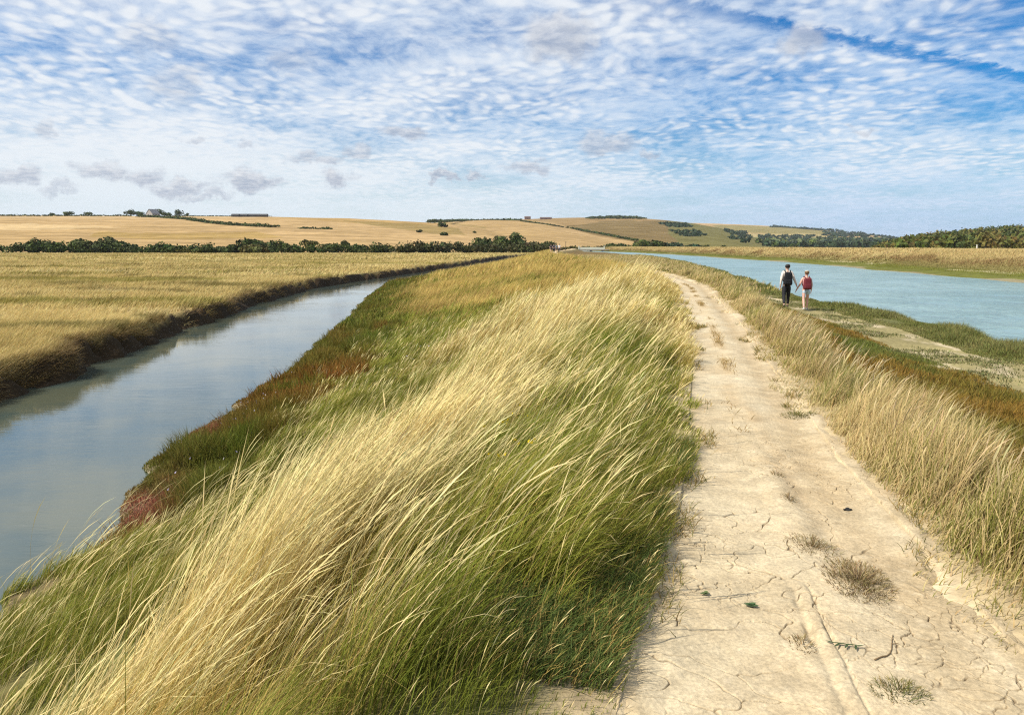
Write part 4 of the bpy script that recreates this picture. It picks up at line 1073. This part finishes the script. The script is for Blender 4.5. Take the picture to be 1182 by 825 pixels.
def person(loc, rz, H, label, skinc, top, bottom, hair, sleeves=False, shorts=False, cap=None, hold=0, stride=0.28, shoes=(0.05, 0.05, 0.05), group=None, detail=True, phase=1, socks=None):
    """walking figure facing +y before rotation; hold = side (-1 / +1) whose hand reaches out to a partner"""
    k = H / 1.75
    t = empty('person', loc, rz)
    S = flat(skinc, 0.55)
    V = []; E = []; Rd = []
    def add(p, r, par=None):
        V.append((p[0] * k, p[1] * k, p[2] * k)); Rd.append((r[0] * k, r[1] * k) if hasattr(r, '__len__') else (r * k, r * k))
        if par is not None: E.append((par, len(V) - 1))
        return len(V) - 1
    pel = add((0, 0, 0.93), (0.155, 0.105)); wai = add((0, 0.01, 1.10), (0.130, 0.09), pel); che = add((0, 0.02, 1.30), (0.155, 0.105), wai)
    nb = add((0, 0.02, 1.43), (0.085, 0.075), che); nk = add((0, 0.03, 1.50), 0.052, nb); jaw = add((0, 0.05, 1.575), 0.07, nk); hd = add((0, 0.04, 1.66), 0.086, jaw); tp = add((0, 0.035, 1.715), 0.06, hd)
    if detail:
        add((0, 0.148, 1.60), 0.012, jaw)
        for s in (-1, 1): add((s * 0.092, 0.03, 1.61), 0.014, jaw)
    J = {}
    for s in (-1, 1):
        sh = add((s * 0.165, 0.01, 1.405), 0.062, che)
        if hold == s:
            el = (s * 0.27, -0.02, 1.14); wr = (s * 0.38, 0.06, 0.92); dirh = Vector((s * 0.35, 0.25, -0.9))
        else:
            sw = 0.12 * phase * s
            el = (s * 0.235, -0.03 + sw * 0.4, 1.12); wr = (s * 0.255, 0.06 + sw, 0.88); dirh = Vector((0.0, 0.25, -1))
        e_ = add(el, 0.042, sh); w_ = add(wr, 0.029, e_)
        J[s] = (V[sh], V[e_], V[w_])
        dirh.normalize(); side = Vector((0, 1, 0.2)).normalized()
        p0 = Vector(wr)
        pm = p0 + dirh * 0.075; pa = add(pm, (0.030, 0.022), w_)
        if detail:
            for f in range(4):
                off = side * (0.026 - 0.0173 * f); L = (0.068, 0.078, 0.072, 0.056)[f]
                a = add(pm + off + dirh * 0.03, 0.0085, pa); b = add(pm + off * 1.1 + dirh * (0.03 + L * 0.55) , 0.008, a)
                add(pm + off * 1.1 + dirh * (0.03 + L * 0.9) + Vector((-s * 0.018, 0.0, 0)), 0.007, b)
            a = add(p0 + dirh * 0.035 + side * 0.036, 0.010, pa); add(p0 + dirh * 0.075 + side * 0.058, 0.0085, a)
        else: add(pm + dirh * 0.08, 0.018, pa)
    LG = {}
    for s in (-1, 1):
        f = s * phase
        hp = add((s * 0.085, 0, 0.88), 0.092, pel); kn = add((s * 0.11, 0.05 + stride * 0.5 * f, 0.49), 0.058, hp)
        an = add((s * 0.12, -0.02 + stride * f, 0.09 + (0.05 if f < 0 else 0)), 0.038, kn)
        mid = add((s * 0.118, 0.015 + stride * 0.72 * f, 0.32), 0.054, kn); E.remove((kn, an)); E.append((mid, an))
        to = add((s * 0.13, 0.13 + stride * f, 0.035 + (0.01 if f < 0 else 0)), (0.036, 0.026), an)
        LG[s] = [Vector(V[i]) for i in (hp, kn, mid, an, to)]
    body = skin('body', V, E, Rd, S, t, 2 if detail else 1)
    # clothing follows the body a little outside it
    v = []; e = []; r = []
    def c(p, q, par=None):
        v.append(tuple(p)); r.append((q[0] * k, q[1] * k) if hasattr(q, '__len__') else (q * k, q * k))
        if par is not None: e.append((par, len(v) - 1))
        return len(v) - 1
    a = c(Vector((0, 0, 0.90)) * k, (0.172, 0.122)); b = c(Vector((0, 0.01, 1.10)) * k, (0.148, 0.108), a); d = c(Vector((0, 0.02, 1.30)) * k, (0.172, 0.122), b); c(Vector((0, 0.02, 1.425)) * k, (0.10, 0.088), d)
    for s in (-1, 1):
        s0 = c(Vector((s * 0.168, 0.01, 1.405)) * k, 0.074, d)
        up = Vector(J[s][0]).lerp(Vector(J[s][1]), 0.55 if not sleeves else 1.0)
        if sleeves is not None:
            s1 = c(up, 0.056 if not sleeves else 0.052, s0)
            if sleeves: c(Vector(J[s][1]).lerp(Vector(J[s][2]), 0.9), 0.04, s1)
    skin('shirt', v, e, r, flat(top), t, 2)
    v = []; e = []; r = []
    a = c(Vector((0, 0, 0.97)) * k, (0.165, 0.118)); b = c(Vector((0, 0, 0.90)) * k, (0.172, 0.125), a)
    for s in (-1, 1):
        q = LG[s]; h1 = c(q[0], 0.108, b)
        if shorts: c(q[0].lerp(q[1], 0.5), 0.098, h1)
        else:
            k1 = c(q[1], 0.076, h1); k2 = c(q[2], 0.068, k1); c(q[3] + Vector((0, 0, 0.03)), 0.056, k2)
    skin('shorts' if shorts else 'trousers', v, e, r, flat(bottom), t, 2)
    for s in (-1, 1):
        q = LG[s]; v = []; e = []; r = []
        a = c(q[3] + Vector((0, -0.03, -0.03)), (0.042, 0.046)); b = c(q[3].lerp(q[4], 0.55) + Vector((0, 0, -0.018)), (0.046, 0.036), a); c(q[4] + Vector((0, 0.02, -0.004)), (0.040, 0.028), b)
        skin('shoe', v, e, r, flat(shoes, 0.6), t, 2)
    # hair
    v = []; e = []; r = []
    a = c(Vector((0, -0.005, 1.575)) * k, 0.098); b = c(Vector((0, -0.004, 1.655)) * k, 0.114, a); c(Vector((0, 0.02, 1.735)) * k, 0.088, b)
    skin('hair', v, e, r, flat(hair, 0.6), t, 2)
    if cap is not None:
        v = []; e = []; r = []
        a = c(Vector((0, 0.02, 1.695)) * k, 0.104); c(Vector((0, 0.025, 1.745)) * k, 0.085, a)
        cp = skin('cap', v, e, r, flat(cap, 0.8), t, 2)
        bm = bmesh.new(); bmesh.ops.create_circle(bm, cap_ends=True, segments=24, radius=0.085 * k)
        ex = bmesh.ops.extrude_face_region(bm, geom=bm.faces[:]); bmesh.ops.translate(bm, verts=[q for q in ex['geom'] if isinstance(q, bmesh.types.BMVert)], vec=(0, 0, 0.008))
        bmesh.ops.transform(bm, matrix=Matrix.Translation(Vector((0, 0.14, 1.675)) * k) @ Matrix.Rotation(-0.25, 4, 'X'), verts=bm.verts)
        bmo('peak', bm, flat(cap, 0.8), cp)
    tag(t, label, 'person', group)
    return t

def backpack(loc, rz, H, W, col, label, top=1.40, bot=0.95, depth=0.17):
    k = H / 1.75
    t = empty('backpack', loc, rz); m = flat(col, 0.7)
    def soft(x0, x1, y0, y1, z0, z1, name, par, bev, round_=True):
        bm = bmesh.new(); box(bm, x0 * k, x1 * k, y0 * k, y1 * k, z0 * k, z1 * k)
        bmesh.ops.bevel(bm, geom=bm.edges[:], offset=bev * k, segments=4, affect='EDGES', profile=0.6)
        for q in bm.verts:
            f = (q.co.z / k - z0) / max(z1 - z0, 1e-6)
            if round_: q.co.x *= 1 - 0.22 * max(0, f - 0.55) / 0.45
        o = bmo(name, bm, m, par)
        for p in o.data.polygons: p.use_smooth = True
        return o
    yb = -0.115
    soft(-W / 2, W / 2, yb - depth, yb + 0.01, bot, top, 'bag', t, 0.08)
    soft(-W * 0.36, W * 0.36, yb - depth - 0.05, yb - depth + 0.012, bot + 0.05, bot + 0.24, 'pocket', t, 0.03, False)
    for s in (-1, 1):
        a = Acc(); pts = [(s * 0.07, yb - 0.01, top - 0.03), (s * 0.10, -0.06, 1.462), (s * 0.115, 0.03, 1.485), (s * 0.115, 0.13, 1.41), (s * 0.12, 0.15, 1.28), (s * 0.165, 0.06, 1.12), (s * 0.14, yb, 1.03)]
        tube(a, [tuple(np.array(p) * k) for p in pts], 0.021 * k, (0.02, 0.02, 0.02), 8)
        link('strap', a.mesh('strap'), m, t)
    a = Acc(); tube(a, [tuple(np.array(p) * k) for p in ((-0.03, yb - 0.03, top - 0.01), (-0.02, yb - 0.03, top + 0.035), (0.02, yb - 0.03, top + 0.035), (0.03, yb - 0.03, top - 0.01))], 0.009 * k, (0.02, 0.02, 0.02)); link('handle', a.mesh('handle'), m, t)
    tag(t, label, 'backpack')
    return t

def people():
    zx = lambda x, y: float(ground(np.array([x]), np.array([y]))[0])
    x, y = 11.72, 33.1
    z = zx(x, y) + 0.01; rz = R(-8)
    person((x, y, z), rz, 1.86, 'taller walker with dark hair, pale top and black trousers beside the river', (0.62, 0.40, 0.30), (0.68, 0.60, 0.52), (0.018, 0.018, 0.022), (0.018, 0.012, 0.01), sleeves=True, hold=1, phase=1)
    backpack((x, y, z), rz, 1.86, 0.34, (0.008, 0.008, 0.010), 'black backpack on the taller walker with dark hair', top=1.42, bot=0.90)
    x2, y2 = 12.50, 32.95
    z2 = zx(x2, y2) + 0.01
    person((x2, y2, z2), rz, 1.69, 'shorter walker in pale cap and pale blue shorts, bare legged, beside the river', (0.62, 0.37, 0.29), (0.58, 0.30, 0.28), (0.42, 0.52, 0.58), (0.16, 0.09, 0.04), sleeves=None, shorts=True, cap=(0.70, 0.66, 0.52), hold=-1, phase=1, shoes=(0.7, 0.7, 0.68))
    backpack((x2, y2, z2), rz, 1.69, 0.35, (0.14, 0.018, 0.025), 'dark red backpack on the shorter walker in the pale cap', top=1.42, bot=0.92)
    # walkers far along the bank
    for i, (px, D, H, topc, botc, hair, lab) in enumerate((
        (636.0, 146, 1.70, (0.02, 0.02, 0.03), (0.03, 0.03, 0.05), (0.03, 0.02, 0.015), 'person in dark clothes at the west side of the far walking group'),
        (639.3, 150, 1.78, (0.02, 0.025, 0.05), (0.02, 0.02, 0.03), (0.02, 0.015, 0.01), 'tallest person in navy in the middle of the far walking group'),
        (642.4, 152, 1.74, (0.10, 0.16, 0.18), (0.04, 0.05, 0.07), (0.05, 0.03, 0.02), 'person in a blue grey top in the far walking group'),
        (645.6, 149, 1.72, (0.75, 0.75, 0.75), (0.03, 0.03, 0.05), (0.03, 0.02, 0.015), 'person in a white top at the end of the far walking group'))):
        b, _ = bearing(px, 287); xx = b * D
        person((xx, D, float(ground(np.array([xx]), np.array([D]))[0]) + 0.25), R(-5 + 3 * i), H, lab, (0.55, 0.36, 0.28), topc, botc, hair, sleeves=False, shorts=(i % 2 == 0), detail=False, phase=(-1) ** i, group='walkers far along the bank')

# ------------------------------------------------------------------ sky, sun, camera
SUN_EL = R(47); SUN_AZ = math.atan2(-0.86, -0.30)                  # bearing of the sun (x = sin, y = cos)
def sky():
    w = bpy.data.worlds.new('World'); sc.world = w; w.use_nodes = True
    nt = w.node_tree; bg = nt.nodes['Background']
    st = N(nt, 'ShaderNodeTexSky', sky_type='NISHITA'); st.sun_disc = False; st.sun_elevation = SUN_EL; st.sun_rotation = SUN_AZ
    st.air_density = 1.0; st.dust_density = 0.6; st.ozone_density = 2.0; st.altitude = 10
    d = N(nt, 'ShaderNodeTexCoord').outputs['Generated']
    sp = N(nt, 'ShaderNodeSeparateXYZ'); nt.links.new(d, sp.inputs[0])
    dx, dy, dz = sp.outputs
    zz = mathn(nt, 'ADD', mathn(nt, 'MAXIMUM', dz, 0.0), 0.11)
    cx = mathn(nt, 'DIVIDE', dx, zz); cy = mathn(nt, 'DIVIDE', dy, zz)
    cb = N(nt, 'ShaderNodeCombineXYZ'); nt.links.new(cx, cb.inputs[0]); nt.links.new(cy, cb.inputs[1])
    p = cb.outputs[0]                                                # point on the cloud deck
    # bank the rows of mackerel cloud
    mp = N(nt, 'ShaderNodeMapping'); mp.inputs['Rotation'].default_value = (0, 0, R(24)); mp.inputs['Scale'].default_value = (1.15, 0.95, 1); nt.links.new(p, mp.inputs['Vector'])
    warp = noise(nt, mp.outputs[0], 2.0, 3, 0.5, 0, 1)
    wv = vmath(nt, 'ADD', mp.outputs[0], vmath(nt, 'MULTIPLY', vmath(nt, 'SUBTRACT', warp, (0.5, 0.5, 0.5)), (0.28, 0.28, 0)))
    vo = N(nt, 'ShaderNodeTexVoronoi', feature='SMOOTH_F1'); vo.inputs['Scale'].default_value = 15.0; vo.inputs['Smoothness'].default_value = 0.85; vo.inputs['Randomness'].default_value = 0.85
    nt.links.new(wv, vo.inputs['Vector'])
    cell = mapr(nt, vo.outputs['Distance'], 0.62, 0.12)
    nz = noise(nt, wv, 13.0, 5, 0.6)
    nbig = noise(nt, p, 0.55, 4, 0.5); nmid = noise(nt, p, 1.6, 4, 0.55)
    el = mathn(nt, 'DIVIDE', dz, mathn(nt, 'MAXIMUM', mathn(nt, 'ABSOLUTE', dy), 0.15)); az = mathn(nt, 'DIVIDE', dx, mathn(nt, 'MAXIMUM', dy, 0.15))
    # thin veil
    cov = mathn(nt, 'ADD', mathn(nt, 'MULTIPLY', nbig, 0.85), mathn(nt, 'MULTIPLY', nmid, 0.55))
    cov = mathn(nt, 'ADD', cov, mapr(nt, az, 0.55, -0.55, -0.02, 0.11))
    low = mapr(nt, el, 0.24, 0.07, 0.0, 1.0)
    cov = mathn(nt, 'ADD', cov, mathn(nt, 'MULTIPLY', low, mapr(nt, az, 0.15, -0.35, 0.02, 0.17)))
    # a clear lane across the right of the sky
    ln = mathn(nt, 'SUBTRACT', mathn(nt, 'SUBTRACT', el, 0.272), mathn(nt, 'MULTIPLY', mathn(nt, 'SUBTRACT', az, 0.31), -0.20))
    ln = mathn(nt, 'ADD', ln, mathn(nt, 'MULTIPLY', mathn(nt, 'SUBTRACT', nz, 0.5), 0.035))
    lane = mathn(nt, 'MULTIPLY', mapr(nt, mathn(nt, 'ABSOLUTE', ln), 0.013, 0.001), mapr(nt, az, 0.12, 0.36))
    nz2 = noise(nt, wv, 24.0, 4, 0.6); patch = noise(nt, p, 1.1, 3, 0.5)
    tex = mathn(nt, 'ADD', mathn(nt, 'MULTIPLY', mathn(nt, 'MULTIPLY', cell, mapr(nt, patch, 0.36, 0.62, 0.25, 1.0)), 0.5), mathn(nt, 'MULTIPLY', nz, 0.62))
    tex = mathn(nt, 'ADD', tex, mathn(nt, 'MULTIPLY', nz2, 0.26))
    a = mathn(nt, 'ADD', mathn(nt, 'MULTIPLY', tex, 0.62), mathn(nt, 'SUBTRACT', cov, 0.62))
    cloud = mapr(nt, a, 0.10, 0.78, 0.0, 0.9)
    cloud = mathn(nt, 'MULTIPLY', cloud, mathn(nt, 'SUBTRACT', 1.0, mathn(nt, 'MULTIPLY', lane, 0.8)))
    skyc = st.outputs[0]
    sat = N(nt, 'ShaderNodeHueSaturation'); sat.inputs['Saturation'].default_value = 1.85; sat.inputs['Value'].default_value = 1.02; nt.links.new(skyc, sat.inputs['Color'])
    CLD = (9.3, 9.6, 9.9)
    blue = mixcol(nt, 1.0, sat.outputs[0], (0.82, 0.97, 1.14), 'MULTIPLY')
    veil = mathn(nt, 'MULTIPLY', mapr(nt, mathn(nt, 'ADD', mathn(nt, 'MULTIPLY', nmid, 0.6), mathn(nt, 'MULTIPLY', nz, 0.4)), 0.36, 0.6, 0.08, 0.5), mathn(nt, 'SUBTRACT', 1.0, lane))
    blue = mixcol(nt, veil, blue, (5.6, 7.7, 10.2))
    col = mixcol(nt, cloud, blue, CLD)
    # milky band over the horizon
    hz = mathn(nt, 'MULTIPLY', mapr(nt, el, 0.15, 0.0, 0.0, 0.8), mapr(nt, az, 0.9, -0.3, 0.85, 1.0))
    hcol = mixcol(nt, mapr(nt, az, -0.15, 0.5), (7.6, 8.7, 9.6), (3.9, 6.1, 9.4))
    col = mixcol(nt, hz, col, hcol)
    # small grey cumulus, drifting low: (az, el, half width, half height, strength)
    wn = noise(nt, d, 26.0, 5, 0.6, 0, 1)
    cc = N(nt, 'ShaderNodeCombineXYZ'); nt.links.new(az, cc.inputs[0]); nt.links.new(el, cc.inputs[1])
    ce = vmath(nt, 'ADD', cc.outputs[0], vmath(nt, 'MULTIPLY', vmath(nt, 'SUBTRACT', wn, (0.5, 0.5, 0.5)), (0.085, 0.055, 0)))
    # px, py, half-width, half-height, weight
    PUFF = [(15, 205, 32, 12, .75), (118, 196, 36, 11, .75), (165, 203, 30, 14, .8), (210, 216, 40, 9, .8), (290, 211, 40, 11, .85), (235, 226, 40, 5, .6), (70, 218, 30, 6, .5), (390, 207, 24, 11, .85), (352, 178, 20, 9, .6), (408, 173, 16, 9, .6), (380, 184, 22, 8, .65),
            (470, 153, 34, 9, .75), (512, 206, 14, 5, .8), (543, 201, 15, 8, .8), (610, 194, 30, 8, .75), (700, 165, 34, 14, .65), (752, 174, 16, 6, .6), (222, 160, 14, 6, .5), (56, 148, 12, 16, .5), (292, 170, 9, 6, .45), (645, 45, 46, 30, .8), (930, 42, 32, 22, .72), (205, 95, 40, 22, .35), (175, 45, 34, 20, .3), (335, 70, 34, 18, .3), (998, 148, 16, 5, .5)]
    tot = None; top = None; lit = None
    for px, py, hw, hh, wt in PUFF:
        b, s = bearing(px, py)
        v = vmath(nt, 'MULTIPLY', vmath(nt, 'SUBTRACT', ce, (b, s, 0)), (FPX / hw, FPX / hh, 0))
        m = mapr(nt, vmath(nt, 'LENGTH', v), 1.15, 0.45, 0.0, wt)
        sv = N(nt, 'ShaderNodeSeparateXYZ'); nt.links.new(v, sv.inputs[0])
        lm = mathn(nt, 'MULTIPLY', m, mapr(nt, mathn(nt, 'SUBTRACT', sv.outputs[1], mathn(nt, 'MULTIPLY', sv.outputs[0], 0.35)), -0.1, 0.75))
        lit = lm if lit is None else mathn(nt, 'MAXIMUM', lit, lm)
        tot = m if tot is None else mathn(nt, 'MAXIMUM', tot, m)
    tot = mathn(nt, 'MULTIPLY', tot, mathn(nt, 'GREATER_THAN', dy, 0.0))
    pc = mixcol(nt, mathn(nt, 'ADD', mathn(nt, 'MULTIPLY', mapr(nt, nz, 0.35, 0.65), 0.4), mathn(nt, 'MULTIPLY', lit, 0.7), None, True), (4.0, 4.6, 5.8), (8.6, 8.7, 9.0))
    col = mixcol(nt, tot, col, pc)
    nt.links.new(col, bg.inputs['Color']); bg.inputs['Strength'].default_value = 0.079

def haze():
    bm = bmesh.new(); box(bm, -8500, 8500, -1500, 9000, -5, 140)
    m = bpy.data.materials.new('air'); m.use_nodes = True; nt = m.node_tree
    nt.nodes.remove(nt.nodes['Principled BSDF'])
    v = N(nt, 'ShaderNodeVolumePrincipled'); v.inputs['Density'].default_value = 0.00005; v.inputs['Color'].default_value = (0.86, 0.93, 1.0, 1); v.inputs['Anisotropy'].default_value = 0.1
    nt.links.new(v.outputs[0], nt.nodes['Material Output'].inputs['Volume'])
    tag(bmo('haze', bm, m), 'thin pale air fading the distant downs', 'haze', kind='stuff')

def sun_and_camera():
    l = bpy.data.lights.new('sun', 'SUN'); l.energy = 5.0; l.angle = R(0.53); l.color = (1.0, 0.93, 0.82)
    o = bpy.data.objects.new('sun', l); COL.objects.link(o)
    d = Vector((math.sin(SUN_AZ) * math.cos(SUN_EL), math.cos(SUN_AZ) * math.cos(SUN_EL), math.sin(SUN_EL)))
    o.rotation_euler = d.to_track_quat('Z', 'Y').to_euler(); o.location = d * 50
    c = bpy.data.cameras.new('camera'); co = bpy.data.objects.new('camera', c); COL.objects.link(co)
    c.sensor_width = 36; c.lens = FPX / 1182 * 36; c.clip_end = 20000; c.clip_start = 0.05
    co.location = (0, 0, EYE); co.rotation_euler = (math.pi / 2 - PITCH, 0, 0)
    sc.camera = co

build_ground(); build_path(); build_water(); build_hills()
bank_grass(); verge_grass(); saltmarsh(); meadow_grass()
track_things(); planting(); far_buildings(); people()
sky(); haze(); sun_and_camera()
vs = sc.view_settings
vs.view_transform = 'Standard'; vs.look = 'None'; vs.exposure = 0.3; vs.gamma = 1.0; vs.use_curve_mapping = False
sc.render.engine = 'CYCLES'
sc.cycles.use_denoising = False; sc.cycles.filter_width = 1.2
sc.cycles.max_bounces = 6; sc.cycles.diffuse_bounces = 3; sc.cycles.glossy_bounces = 3; sc.cycles.transmission_bounces = 3; sc.cycles.transparent_max_bounces = 4
